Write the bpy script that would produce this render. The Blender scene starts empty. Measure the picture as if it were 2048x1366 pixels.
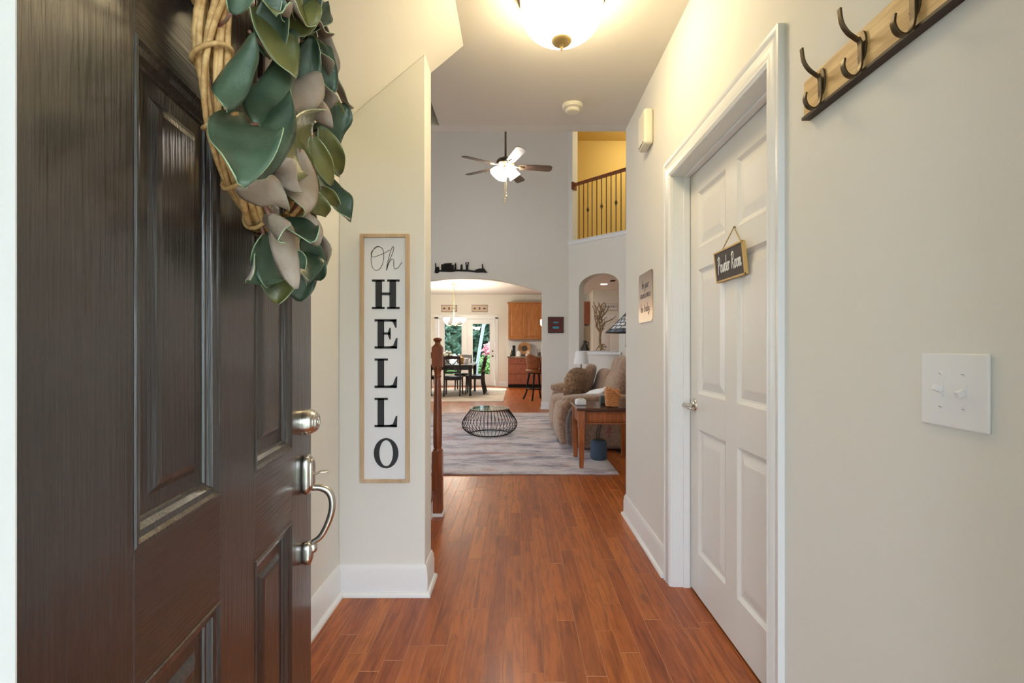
import bpy, bmesh, math, random
from mathutils import Vector, Matrix, noise
R = math.radians
PI = math.pi
random.seed(7)
SC = bpy.context.scene
COL = SC.collection

# ------------------------------------------------------------------ camera
F, U0, H0, CH = 960.0, 1035.0, 696.0, 1.195       # focal px, vanishing point, camera height
cam = bpy.data.cameras.new('camera')
cam.sensor_width = 36.0
cam.lens = F / 2048 * 36
cam.shift_x = -(U0 - 1024) / 2048
cam.shift_y = (H0 - 683) / 2048
cam.clip_start = 0.05
cam.clip_end = 200
camo = bpy.data.objects.new('camera', cam)
COL.objects.link(camo)
camo.location = (0, 0, CH)
camo.rotation_euler = (PI / 2, 0, 0)
SC.camera = camo

# ------------------------------------------------------------------ world, sun, daylight, exposure
W = bpy.data.worlds.new('sky')
SC.world = W
W.use_nodes = True
wn = W.node_tree.nodes
wl = W.node_tree.links
bg = wn['Background']
sky = wn.new('ShaderNodeTexSky')
sky.sky_type = 'HOSEK_WILKIE'
sky.sun_direction = Vector((-0.35, 0.75, 0.75)).normalized()
sky.turbidity = 5.0
sky.ground_albedo = 0.35
mixw = wn.new('ShaderNodeMixRGB')
mixw.inputs[0].default_value = 0.80
mixw.inputs[2].default_value = (0.83, 0.91, 1.0, 1)
wl.new(sky.outputs[0], mixw.inputs[1])
wl.new(mixw.outputs[0], bg.inputs['Color'])
bg.inputs['Strength'].default_value = 9.0

sun = bpy.data.lights.new('sun', 'SUN')
sun.energy = 3.0
sun.angle = R(2)
sun.color = (1.0, 0.95, 0.86)
suno = bpy.data.objects.new('sun', sun)
COL.objects.link(suno)
suno.rotation_euler = Vector((0.35, -0.75, -0.95)).to_track_quat('-Z', 'Y').to_euler()

SC.view_settings.view_transform = 'Standard'
SC.view_settings.look = 'None'
SC.view_settings.gamma = 1.0
SC.view_settings.use_curve_mapping = False
SC.view_settings.exposure = 0.28

# ------------------------------------------------------------------ helpers
def pt(u, v, Y):
    """Point seen at photo pixel (u, v) at depth Y."""
    return Vector(((u - U0) * Y / F, Y, CH + (H0 - v) * Y / F))

def srgb(r, g, b):
    f = lambda c: (c / 255 / 12.92) if c / 255 <= 0.04045 else ((c / 255 + 0.055) / 1.055) ** 2.4
    return (f(r), f(g), f(b), 1)

MATS = {}
def mat(name, col, rough=0.5, metal=0.0, bump=None, vary=None, coat=0.0, emit=None, spec=0.5, sheen=0.0, trans=0.0):
    """bump=(scale, strength, (sx,sy,sz)); vary=(scale, colour2, (sx,sy,sz))"""
    m = bpy.data.materials.new(name)
    m.use_nodes = True
    n, l = m.node_tree.nodes, m.node_tree.links
    b = n['Principled BSDF']
    b.inputs['Base Color'].default_value = col
    b.inputs['Roughness'].default_value = rough
    b.inputs['Metallic'].default_value = metal
    b.inputs['Specular IOR Level'].default_value = spec
    b.inputs['Coat Weight'].default_value = coat
    b.inputs['Coat Roughness'].default_value = 0.12
    b.inputs['Sheen Weight'].default_value = sheen
    b.inputs['Transmission Weight'].default_value = trans
    if emit:
        b.inputs['Emission Color'].default_value = emit[0]
        b.inputs['Emission Strength'].default_value = emit[1]
    tc = None
    def noisetex(scale, st, detail=4):
        nonlocal tc
        if tc is None:
            tc = n.new('ShaderNodeTexCoord')
        mp = n.new('ShaderNodeMapping')
        mp.inputs['Scale'].default_value = st
        t = n.new('ShaderNodeTexNoise')
        t.inputs['Scale'].default_value = scale
        t.inputs['Detail'].default_value = detail
        l.new(tc.outputs['Object'], mp.inputs[0])
        l.new(mp.outputs[0], t.inputs['Vector'])
        return t
    if vary:
        t = noisetex(vary[0], vary[2] if len(vary) > 2 else (1, 1, 1))
        cr = n.new('ShaderNodeValToRGB')
        cr.color_ramp.elements[0].position = 0.35
        cr.color_ramp.elements[1].position = 0.65
        cr.color_ramp.elements[0].color = col
        cr.color_ramp.elements[1].color = vary[1]
        l.new(t.outputs['Fac'], cr.inputs[0])
        l.new(cr.outputs[0], b.inputs['Base Color'])
    if bump:
        t = noisetex(bump[0], bump[2] if len(bump) > 2 else (1, 1, 1), 6)
        bp = n.new('ShaderNodeBump')
        bp.inputs['Strength'].default_value = bump[1]
        bp.inputs['Distance'].default_value = bump[3] if len(bump) > 3 else 0.01
        l.new(t.outputs['Fac'], bp.inputs['Height'])
        l.new(bp.outputs[0], b.inputs['Normal'])
    MATS[name] = m
    return m

class MB:
    def __init__(s, M=None):
        s.v, s.f, s.M = [], [], M
    def add(s, vs, fs):
        o = len(s.v)
        for p in vs:
            p = Vector(p)
            s.v.append(tuple(s.M @ p) if s.M else tuple(p))
        s.f += [tuple(i + o for i in f) for f in fs]
        return s
    def box(s, x0, x1, y0, y1, z0, z1):
        vs = [(x, y, z) for x in (x0, x1) for y in (y0, y1) for z in (z0, z1)]
        return s.add(vs, [(0, 1, 3, 2), (4, 6, 7, 5), (0, 4, 5, 1), (2, 3, 7, 6), (0, 2, 6, 4), (1, 5, 7, 3)])
    def prism(s, poly, fn, d0, d1):
        """poly of 2D points, fn(a,b,d)->3D"""
        n = len(poly)
        vs = [fn(a, b, d0) for a, b in poly] + [fn(a, b, d1) for a, b in poly]
        fs = [tuple(range(n - 1, -1, -1)), tuple(range(n, 2 * n))]
        fs += [(i, (i + 1) % n, n + (i + 1) % n, n + i) for i in range(n)]
        return s.add(vs, fs)
    def tube(s, pts, r, n=8, closed=False, caps=True, flat=None):
        pts = [Vector(p) for p in pts]
        m = len(pts)
        rr = r if isinstance(r, (list, tuple)) else [r] * m
        vs, fs = [], []
        up = None
        for i, p in enumerate(pts):
            a = pts[(i - 1) % m] if (closed or i > 0) else p
            b = pts[(i + 1) % m] if (closed or i < m - 1) else p
            t = (b - a).normalized() if (b - a).length > 1e-9 else Vector((0, 0, 1))
            if up is None:
                up = Vector((0, 0, 1)) if abs(t.z) < 0.9 else Vector((1, 0, 0))
            sd = t.cross(up)
            if sd.length < 1e-6:
                sd = t.orthogonal()
            sd.normalize()
            up = sd.cross(t).normalized()
            for k in range(n):
                an = 2 * PI * k / n
                q = flat if flat else 1.0
                vs.append(p + (sd * math.cos(an) + up * math.sin(an) * q) * rr[i])
        rng = m if closed else m - 1
        for i in range(rng):
            j = (i + 1) % m
            for k in range(n):
                k2 = (k + 1) % n
                fs.append((i * n + k, i * n + k2, j * n + k2, j * n + k))
        if caps and not closed:
            fs.append(tuple(range(n - 1, -1, -1)))
            fs.append(tuple(range((m - 1) * n, m * n)))
        return s.add(vs, fs)
    def lathe(s, prof, c=(0, 0, 0), n=24, axis='z', closed=False):
        """prof: (radius, height) list"""
        vs, fs = [], []
        for r, h in prof:
            r = max(r, 1e-5)
            for k in range(n):
                a = 2 * PI * k / n
                p = (r * math.cos(a), r * math.sin(a), h)
                if axis == 'x':
                    p = (h, p[0], p[1])
                elif axis == 'y':
                    p = (p[0], h, p[1])
                vs.append((p[0] + c[0], p[1] + c[1], p[2] + c[2]))
        m = len(prof)
        for i in range(m if closed else m - 1):
            j = (i + 1) % m
            for k in range(n):
                k2 = (k + 1) % n
                fs.append((i * n + k, i * n + k2, j * n + k2, j * n + k))
        if not closed:
            fs.append(tuple(range(n - 1, -1, -1)))
            fs.append(tuple(range((m - 1) * n, m * n)))
        return s.add(vs, fs)
    def sup(s, c, r, e=0.5, nu=20, nv=12, fn=None):
        """superellipsoid"""
        sg = lambda w, m: math.copysign(abs(w) ** m, w)
        vs, fs = [], []
        for i in range(nv + 1):
            ph = -PI / 2 + PI * i / nv
            for k in range(nu):
                th = 2 * PI * k / nu
                cx, sx = sg(math.cos(ph), e), sg(math.sin(ph), e)
                p = Vector((r[0] * cx * sg(math.cos(th), e), r[1] * cx * sg(math.sin(th), e), r[2] * sx))
                if fn:
                    p = fn(p)
                vs.append(p + Vector(c))
        for i in range(nv):
            for k in range(nu):
                k2 = (k + 1) % nu
                fs.append((i * nu + k, i * nu + k2, (i + 1) * nu + k2, (i + 1) * nu + k))
        return s.add(vs, fs)
    def mesh(s, name):
        me = bpy.data.meshes.new(name)
        me.from_pydata(s.v, [], s.f)
        me.update()
        bm = bmesh.new()
        bm.from_mesh(me)
        bmesh.ops.remove_doubles(bm, verts=bm.verts, dist=1e-6)
        bmesh.ops.recalc_face_normals(bm, faces=bm.faces)
        bm.to_mesh(me)
        bm.free()
        return me
    def build(s, name, m, parent=None, smooth=False, bevel=0.0, seg=2, sub=0):
        me = s.mesh(name)
        return obj(name, me, m, parent, smooth, bevel, seg, sub)

def obj(name, me, m, parent=None, smooth=False, bevel=0.0, seg=2, sub=0):
    if m is not None and not me.materials:
        me.materials.append(MATS[m] if isinstance(m, str) else m)
    if smooth:
        me.polygons.foreach_set('use_smooth', [True] * len(me.polygons))
        if smooth == 'auto':
            try:
                me.set_sharp_from_angle(angle=R(38))
            except Exception:
                pass
    o = bpy.data.objects.new(name, me)
    COL.objects.link(o)
    if parent is not None:
        o.parent = parent
    if bevel:
        b = o.modifiers.new('bevel', 'BEVEL')
        b.width, b.segments, b.limit_method, b.angle_limit = bevel, seg, 'ANGLE', R(40)
    if sub:
        q = o.modifiers.new('sub', 'SUBSURF')
        q.levels = q.render_levels = sub
    return o

def tag(o, label, cat, group=None, kind=None):
    o['label'] = label
    o['category'] = cat
    if group:
        o['group'] = group
    if kind:
        o['kind'] = kind
    return o

def thing(name, label, cat, loc=(0, 0, 0), rz=0.0, group=None, kind=None):
    o = bpy.data.objects.new(name, None)
    o.empty_display_size = 0.1
    COL.objects.link(o)
    o.location = loc
    o.rotation_euler = (0, 0, rz)
    return tag(o, label, cat, group, kind)

def struct(name, mb, m, label, cat='wall', **kw):
    o = mb.build(name, m, None, **kw)
    return tag(o, label, cat, kind='structure')

def copy_tree(o, parent=None):
    c = o.copy()
    COL.objects.link(c)
    c.parent = parent
    for ch in [x for x in bpy.data.objects if x.parent == o]:
        copy_tree(ch, c)
    return c

def smoothpts(pts, n=6):
    """Catmull-Rom through points"""
    P = [Vector(p) for p in pts]
    out = []
    for i in range(len(P) - 1):
        p0, p1, p2, p3 = P[max(i - 1, 0)], P[i], P[i + 1], P[min(i + 2, len(P) - 1)]
        for k in range(n):
            t = k / n
            out.append(0.5 * ((2 * p1) + (p2 - p0) * t + (2 * p0 - 5 * p1 + 4 * p2 - p3) * t * t + (3 * p1 - p0 - 3 * p2 + p3) * t ** 3))
    out.append(P[-1])
    return out

def ringpanel(x0, x1, z0, z1, prof, y=0.0):
    """Rectangular moulded panel facing -y; prof = [(inset, depth)...], depth positive = recessed (+y)."""
    mb = MB()
    vs, fs = [], []
    for ins, d in prof:
        vs += [(x0 + ins, y + d, z0 + ins), (x1 - ins, y + d, z0 + ins), (x1 - ins, y + d, z1 - ins), (x0 + ins, y + d, z1 - ins)]
    m = len(prof)
    for i in range(m - 1):
        for k in range(4):
            k2 = (k + 1) % 4
            fs.append((i * 4 + k, i * 4 + k2, (i + 1) * 4 + k2, (i + 1) * 4 + k))
    fs.append(((m - 1) * 4, (m - 1) * 4 + 1, (m - 1) * 4 + 2, (m - 1) * 4 + 3))
    mb.add(vs, fs)
    return mb

# letter strokes for hand lettering: unit box x 0..w, y 0..1 (x-height .5)
STROKE = {
 'P': (.55, [[(.1, -.1), (.15, .5), (.2, 1)], [(.0, .85), (.25, 1.02), (.5, .85), (.4, .55), (.15, .45)]]),
 'R': (.62, [[(.1, 0), (.15, .5), (.2, 1)], [(.0, .85), (.28, 1.02), (.5, .82), (.4, .58), (.16, .5), (.35, .3), (.6, -.05)]]),
 'o': (.4, [[(.2, .5), (.05, .35), (.05, .12), (.2, 0), (.35, .15), (.33, .38), (.2, .5), (.3, .42), (.42, .45)]]),
 'w': (.55, [[(0, .5), (.05, .15), (.15, 0), (.25, .15), (.28, .45), (.3, .12), (.4, 0), (.5, .2), (.5, .5), (.58, .42)]]),
 'd': (.42, [[(.33, .4), (.15, .5), (.03, .25), (.12, 0), (.28, .1), (.34, .5), (.36, 1), (.34, .3), (.36, .05), (.45, .1)]]),
 'e': (.36, [[(.02, .2), (.25, .3), (.28, .45), (.15, .5), (.03, .3), (.08, .05), (.22, 0), (.38, .15)]]),
 'r': (.32, [[(0, .45), (.06, .5), (.08, .2), (.06, 0), (.1, .3), (.22, .5), (.32, .42)]]),
 'm': (.6, [[(0, .5), (.04, 0), (.06, .35), (.16, .5), (.22, .3), (.22, 0), (.25, .35), (.36, .5), (.42, .3), (.43, .05), (.5, 0), (.6, .15)]]),
 'n': (.42, [[(0, .5), (.04, 0), (.06, .35), (.18, .5), (.25, .3), (.26, .05), (.33, 0), (.42, .15)]]),
 'a': (.42, [[(.32, .45), (.15, .5), (.03, .25), (.12, 0), (.27, .12), (.33, .5), (.32, .1), (.42, .1)]]),
 's': (.34, [[(.28, .45), (.12, .48), (.08, .33), (.22, .22), (.22, .05), (.02, .02)], [(.2, .03), (.36, .12)]]),
 'h': (.42, [[(.02, 0), (.05, .5), (.12, 1), (.06, .4), (.05, 0), (.08, .35), (.2, .48), (.27, .25), (.28, 0), (.42, .15)]]),
 'v': (.38, [[(0, .5), (.1, .1), (.16, 0), (.26, .25), (.3, .5), (.38, .42)]]),
 'i': (.2, [[(.03, .48), (.04, .1), (.1, 0), (.2, .15)], [(.05, .7), (.06, .73)]]),
 'l': (.22, [[(.02, .1), (.14, .7), (.12, 1), (.04, .8), (.05, .15), (.12, 0), (.22, .15)]]),
 'N': (.7, [[(.0, -.02), (.1, .6), (.15, 1), (.28, .5), (.42, .02), (.5, .6), (.6, 1)]]),
 'b': (.4, [[(.03, 1), (.03, .3), (.1, .02), (.26, .05), (.32, .3), (.2, .48), (.05, .32)], [(.3, .4), (.42, .42)]]),
 'B': (.6, [[(.1, 0), (.12, 1), (.35, 1), (.45, .8), (.3, .55), (.12, .52), (.4, .5), (.5, .25), (.35, .0), (.08, .0)]]),
 'f': (.34, [[(.36, .9), (.25, 1), (.16, .8), (.14, .2), (.1, -.3)], [(.0, .5), (.32, .52)]]),
 't': (.3, [[(.12, .9), (.1, .2), (.17, 0), (.3, .12)], [(0, .6), (.28, .63)]]),
 'g': (.42, [[(.32, .45), (.15, .5), (.03, .25), (.12, 0), (.27, .12), (.33, .5), (.3, -.2), (.15, -.4), (.05, -.25), (.42, .1)]]),
 'u': (.42, [[(0, .5), (.03, .12), (.12, 0), (.26, .15), (.3, .5), (.3, .1), (.42, .1)]]),
 'y': (.42, [[(0, .5), (.05, .18), (.15, .1), (.28, .25), (.3, .5), (.28, -.1), (.15, -.4), (.05, -.25), (.42, .1)]]),
 'x': (.4, [[(.0, .5), (.3, .0)], [(.3, .5), (.0, .0)]]),
 ' ': (.3, []),
}
def script_text(txt, size, rad, fn, n=5, sides=5, slant=0.25):
    """hand-lettered text as flattened strokes; fn(x, y) -> 3D point"""
    mb = MB()
    x = 0
    for ch in txt:
        w, st = STROKE[ch]
        for s in st:
            ps = smoothpts([(x + px + slant * py, py, 0) for px, py in s], n)
            mb.tube([fn(p.x * size, p.y * size) for p in ps], rad, sides)
        x += w + 0.03
    return mb, x * size

def text_mesh(txt, size, depth):
    c = bpy.data.curves.new('lettering', 'FONT')
    c.body = txt
    c.size = size
    c.extrude = depth
    c.align_x = 'CENTER'
    c.align_y = 'CENTER'
    c.resolution_u = 3
    o = bpy.data.objects.new('lettering', c)
    COL.objects.link(o)
    dg = bpy.context.evaluated_depsgraph_get()
    me = bpy.data.meshes.new_from_object(o.evaluated_get(dg))
    bpy.data.objects.remove(o)
    return me

# ------------------------------------------------------------------ materials
mat('wall_paint', (0.755, 0.744, 0.700, 1), 0.75, bump=(260, 0.10, (1, 1, 1), 0.002))
mat('ceiling_paint', (0.72, 0.69, 0.63, 1), 0.85, bump=(180, 0.12, (1, 1, 1), 0.002))
mat('dining_ceiling_paint', (0.82, 0.81, 0.79, 1), 0.85)
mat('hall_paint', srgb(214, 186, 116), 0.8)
mat('trim_white', (0.80, 0.815, 0.83, 1), 0.32, bump=(40, 0.03))
mat('door_white', (0.76, 0.755, 0.74, 1), 0.35, bump=(60, 0.12, (1, 1, 0.06), 0.003))
mat('plastic_white', (0.82, 0.82, 0.84, 1), 0.35)
mat('plastic_cream', (0.80, 0.77, 0.66, 1), 0.4)
mat('black_metal', (0.012, 0.012, 0.014, 1), 0.42, 0.6)
mat('bronze', srgb(70, 58, 44), 0.42, 0.7, vary=(14, srgb(100, 86, 62)))
mat('brushed_brass', srgb(206, 178, 116), 0.45, 0.25, bump=(90, 0.15))
mat('satin_nickel', (0.62, 0.59, 0.55, 1), 0.24, 1.0, bump=(220, 0.06, (1, 1, 0.05), 0.002))
mat('charcoal', srgb(38, 40, 46), 0.6)
mat('board_white', srgb(226, 228, 232), 0.6, bump=(120, 0.05))
mat('pale_wood', srgb(206, 182, 152), 0.55, vary=(18, srgb(182, 154, 122), (1, 1, 0.12)), bump=(60, 0.2, (1, 1, 0.1), 0.002))
mat('rack_wood', srgb(222, 188, 128), 0.5, vary=(9, srgb(188, 150, 94), (8, 0.6, 8)), bump=(60, 0.3, (6, 0.5, 6), 0.002))
mat('dark_wood_edge', srgb(58, 42, 30), 0.55)
mat('cherry_wood', srgb(140, 74, 38), 0.32, vary=(10, srgb(108, 52, 26), (4, 4, 0.4)), coat=0.3)
mat('table_wood', srgb(176, 98, 42), 0.30, vary=(12, srgb(134, 68, 26), (4, 4, 0.5)), coat=0.4)
mat('table_top_wood', srgb(92, 44, 20), 0.22, vary=(10, srgb(66, 30, 14), (0.5, 4, 4)), coat=0.5)
mat('cabinet_wood', srgb(176, 116, 58), 0.42, vary=(14, srgb(150, 92, 42), (3, 3, 0.3)))
mat('cabinet_wood_red', srgb(148, 84, 56), 0.42, vary=(14, srgb(124, 64, 42), (3, 3, 0.3)))
mat('granite', srgb(176, 158, 132), 0.25, vary=(90, srgb(90, 76, 62)))
mat('espresso_wood', srgb(30, 24, 26), 0.35, coat=0.3)
mat('sofa_fabric', srgb(162, 130, 106), 0.9, vary=(30, srgb(130, 102, 84)), bump=(350, 0.35, (1, 1, 1), 0.004), sheen=0.3)
mat('sofa_side', srgb(120, 108, 106), 0.9, vary=(30, srgb(98, 90, 92)), bump=(350, 0.3, (1, 1, 1), 0.004), sheen=0.3)
mat('fur', srgb(182, 146, 110), 0.95, vary=(24, srgb(124, 92, 66)), sheen=0.4)
mat('lamp_fabric', (0.80, 0.80, 0.82, 1), 0.8)
mat('speaker_fabric', srgb(46, 62, 82), 0.8, vary=(160, srgb(66, 82, 100)), bump=(300, 0.3))
mat('dark_green', srgb(52, 58, 50), 0.5)
mat('basket', srgb(222, 160, 104), 0.7, vary=(50, srgb(184, 116, 64), (1, 1, 4)), bump=(120, 0.5, (1, 1, 3), 0.004))
mat('rope', srgb(176, 146, 88), 0.8, bump=(300, 0.5))
mat('chalkboard', srgb(78, 70, 68), 0.7, vary=(12, srgb(66, 60, 58)))
mat('chalk_white', (0.85, 0.85, 0.84, 1), 0.8)
mat('sign_frame_wood', srgb(202, 168, 104), 0.5)
mat('dark_red', srgb(110, 44, 44), 0.6, vary=(40, srgb(70, 34, 36)))
mat('turquoise', srgb(60, 140, 160), 0.6)
mat('plaque', srgb(196, 178, 160), 0.6)
mat('plaque_dark', srgb(92, 70, 62), 0.6)
mat('ink', srgb(50, 48, 56), 0.6)
mat('stainless', (0.40, 0.34, 0.26, 1), 0.38, 1.0, bump=(200, 0.05, (1, 1, 0.03), 0.002))
mat('dark_clay', srgb(44, 34, 30), 0.4)
mat('twig', srgb(176, 146, 112), 0.8, vary=(30, srgb(116, 92, 72)))
mat('vine', srgb(216, 176, 120), 0.65, vary=(26, srgb(182, 138, 84), (3, 3, 3)), bump=(140, 0.4, (1, 1, 1), 0.002))
mat('leaf_top', srgb(74, 92, 72), 0.36, vary=(14, srgb(42, 62, 46)), bump=(70, 0.15))
mat('leaf_top_olive', srgb(112, 108, 58), 0.38, vary=(14, srgb(72, 80, 46)), bump=(70, 0.15))
mat('leaf_under', srgb(176, 160, 148), 0.75, vary=(10, srgb(140, 122, 104)), bump=(120, 0.2))
mat('leaf_edge', srgb(158, 178, 138), 0.5)
mat('stem_pink', srgb(158, 96, 96), 0.6, vary=(30, srgb(110, 110, 70)))
mat('floor_gap', srgb(196, 140, 104), 0.7)
mat('recess_dark', srgb(30, 26, 24), 0.8)
mat('paper_white', (0.84, 0.85, 0.88, 1), 0.7)
mat('cable_black', (0.01, 0.01, 0.012, 1), 0.5)
mat('cable_red', srgb(150, 24, 40), 0.5)
mat('leather_tan', srgb(150, 84, 36), 0.4, vary=(16, srgb(120, 62, 24)))
mat('terracotta', srgb(150, 98, 62), 0.6, vary=(18, srgb(190, 150, 100)))
mat('concrete', srgb(150, 148, 144), 0.85, vary=(6, srgb(128, 126, 122)))
mat('porch_tile', srgb(200, 198, 194), 0.7, vary=(6, srgb(184, 182, 178)))  # kept pale so the unseen slab bounces daylight into the doorway
mat('lawn', srgb(70, 100, 46), 0.9, vary=(10, srgb(96, 120, 60)), bump=(80, 0.5))
mat('foliage_blue', srgb(66, 96, 76), 0.7, vary=(5, srgb(40, 70, 56)))
mat('foliage_green', srgb(96, 134, 60), 0.6, vary=(5, srgb(60, 100, 44)))
mat('foliage_lime', srgb(170, 190, 90), 0.6)
mat('bark', srgb(80, 64, 52), 0.9)
mat('petal_pink', srgb(206, 130, 140), 0.6)
mat('petal_white', srgb(236, 236, 226), 0.6)
mat('pole_white', srgb(132, 144, 148), 0.6)
mat('fence_wood', srgb(120, 112, 104), 0.8, vary=(6, srgb(96, 90, 86), (1, 1, 0.1)))
mat('amber_glass', srgb(150, 110, 50), 0.2, coat=0.5)
mat('fan_blade_wood', srgb(92, 74, 60), 0.45, vary=(10, srgb(62, 48, 40), (0.4, 4, 1)))
mat('baseboard_shade_wood', srgb(124, 62, 30), 0.35, coat=0.3)

def glow(name, col, strength):
    m = bpy.data.materials.new(name)
    m.use_nodes = True
    n = m.node_tree.nodes
    b = n['Principled BSDF']
    b.inputs['Base Color'].default_value = (0.8, 0.8, 0.78, 1)
    b.inputs['Roughness'].default_value = 0.3
    b.inputs['Emission Color'].default_value = col
    b.inputs['Emission Strength'].default_value = strength
    MATS[name] = m
glow('glow_foyer', (1.0, 0.79, 0.46, 1), 23.0)
glow('glow_fan', (1.0, 0.91, 0.78, 1), 40.0)
glow('glow_chandelier', (1.0, 0.87, 0.68, 1), 105.0)
glow('glow_can', (1.0, 0.88, 0.70, 1), 60.0)
glow('glow_hall', (1.0, 0.84, 0.52, 1), 82.0)
glow('glow_sconce', (1.0, 0.86, 0.55, 1), 6.0)

def glass(name, tint, rough=0.0):
    m = bpy.data.materials.new(name)
    m.use_nodes = True
    n, l = m.node_tree.nodes, m.node_tree.links
    n.remove(n['Principled BSDF'])
    tr = n.new('ShaderNodeBsdfTransparent')
    tr.inputs[0].default_value = tint
    gl = n.new('ShaderNodeBsdfGlossy')
    gl.inputs['Roughness'].default_value = rough
    fr = n.new('ShaderNodeFresnel')
    fr.inputs[0].default_value = 1.5
    mx = n.new('ShaderNodeMixShader')
    ge = n.new('ShaderNodeNewGeometry')
    iv = n.new('ShaderNodeMath')
    iv.operation = 'SUBTRACT'
    iv.inputs[0].default_value = 1.0
    l.new(ge.outputs['Backfacing'], iv.inputs[1])
    ml = n.new('ShaderNodeMath')
    ml.operation = 'MULTIPLY'
    l.new(fr.outputs[0], ml.inputs[0])
    l.new(iv.outputs[0], ml.inputs[1])
    l.new(ml.outputs[0], mx.inputs[0])
    l.new(tr.outputs[0], mx.inputs[1])
    l.new(gl.outputs[0], mx.inputs[2])
    l.new(mx.outputs[0], n['Material Output'].inputs[0])
    MATS[name] = m
glass('pane_glass', (0.94, 0.97, 0.96, 1))
glass('table_glass', (0.80, 0.92, 0.87, 1))

def wood_floor(name, brick):
    m = bpy.data.materials.new(name)
    m.use_nodes = True
    n, l = m.node_tree.nodes, m.node_tree.links
    b = n['Principled BSDF']
    tc = n.new('ShaderNodeTexCoord')
    cr = n.new('ShaderNodeValToRGB')
    e = cr.color_ramp.elements
    e[0].position, e[0].color = 0.0, srgb(160, 80, 28)
    e[1].position, e[1].color = 1.0, srgb(192, 110, 44)
    for p, c in ((0.3, srgb(172, 90, 32)), (0.7, srgb(180, 97, 36))):
        q = e.new(p)
        q.color = c
    vec = tc.outputs['Object']
    if brick:
        mp = n.new('ShaderNodeMapping')
        mp.inputs['Rotation'].default_value = (0, 0, PI / 2)
        l.new(vec, mp.inputs[0])
        bk = n.new('ShaderNodeTexBrick')
        bk.inputs['Scale'].default_value = 1.0
        bk.inputs['Brick Width'].default_value = 0.9
        bk.inputs['Row Height'].default_value = 0.0762
        bk.inputs['Mortar Size'].default_value = 0.0012
        bk.inputs['Color1'].default_value = (0, 0, 0, 1)
        bk.inputs['Color2'].default_value = (1, 1, 1, 1)
        bk.offset = 0.37
        l.new(mp.outputs[0], bk.inputs['Vector'])
        l.new(bk.outputs['Color'], cr.inputs[0])
        off = vec
    else:
        oi = n.new('ShaderNodeObjectInfo')
        l.new(oi.outputs['Random'], cr.inputs[0])
        sc = n.new('ShaderNodeVectorMath')
        sc.operation = 'SCALE'
        sc.inputs[0].default_value = (13.0, 37.0, 5.0)
        l.new(oi.outputs['Random'], sc.inputs['Scale'])
        ad = n.new('ShaderNodeVectorMath')
        l.new(vec, ad.inputs[0])
        l.new(sc.outputs[0], ad.inputs[1])
        off = ad.outputs[0]
    mp2 = n.new('ShaderNodeMapping')
    mp2.inputs['Scale'].default_value = (26, 2.2, 1)
    l.new(off, mp2.inputs[0])
    g = n.new('ShaderNodeTexNoise')
    g.inputs['Scale'].default_value = 1.6
    g.inputs['Detail'].default_value = 7
    g.inputs['Roughness'].default_value = 0.65
    g.inputs['Distortion'].default_value = 0.8
    l.new(mp2.outputs[0], g.inputs['Vector'])
    gr = n.new('ShaderNodeValToRGB')
    gr.color_ramp.elements[0].position = 0.34
    gr.color_ramp.elements[0].color = (0.45, 0.36, 0.30, 1)
    gr.color_ramp.elements[1].position = 0.58
    gr.color_ramp.elements[1].color = (1, 1, 1, 1)
    l.new(g.outputs['Fac'], gr.inputs[0])
    # broad blotches and knots
    k = n.new('ShaderNodeTexNoise')
    k.inputs['Scale'].default_value = 2.2
    mp3 = n.new('ShaderNodeMapping')
    mp3.inputs['Scale'].default_value = (5, 1.6, 1)
    l.new(off, mp3.inputs[0])
    l.new(mp3.outputs[0], k.inputs['Vector'])
    kr = n.new('ShaderNodeValToRGB')
    kr.color_ramp.elements[0].position = 0.22
    kr.color_ramp.elements[0].color = (0.45, 0.38, 0.34, 1)
    kr.color_ramp.elements[1].position = 0.42
    kr.color_ramp.elements[1].color = (1, 1, 1, 1)
    l.new(k.outputs['Fac'], kr.inputs[0])
    m1 = n.new('ShaderNodeMixRGB')
    m1.blend_type = 'MULTIPLY'
    m1.inputs[0].default_value = 0.85
    l.new(cr.outputs[0], m1.inputs[1])
    l.new(gr.outputs[0], m1.inputs[2])
    m2 = n.new('ShaderNodeMixRGB')
    m2.blend_type = 'MULTIPLY'
    m2.inputs[0].default_value = 0.7
    l.new(m1.outputs[0], m2.inputs[1])
    l.new(kr.outputs[0], m2.inputs[2])
    l.new(m2.outputs[0], b.inputs['Base Color'])
    b.inputs['Roughness'].default_value = 0.38
    b.inputs['Coat Weight'].default_value = 0.12
    b.inputs['Coat Roughness'].default_value = 0.18
    bp = n.new('ShaderNodeBump')
    bp.inputs['Strength'].default_value = 0.12
    bp.inputs['Distance'].default_value = 0.003
    l.new(g.outputs['Fac'], bp.inputs['Height'])
    l.new(bp.outputs[0], b.inputs['Normal'])
    MATS[name] = m
wood_floor('plank_wood', False)
wood_floor('plank_floor', True)

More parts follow.
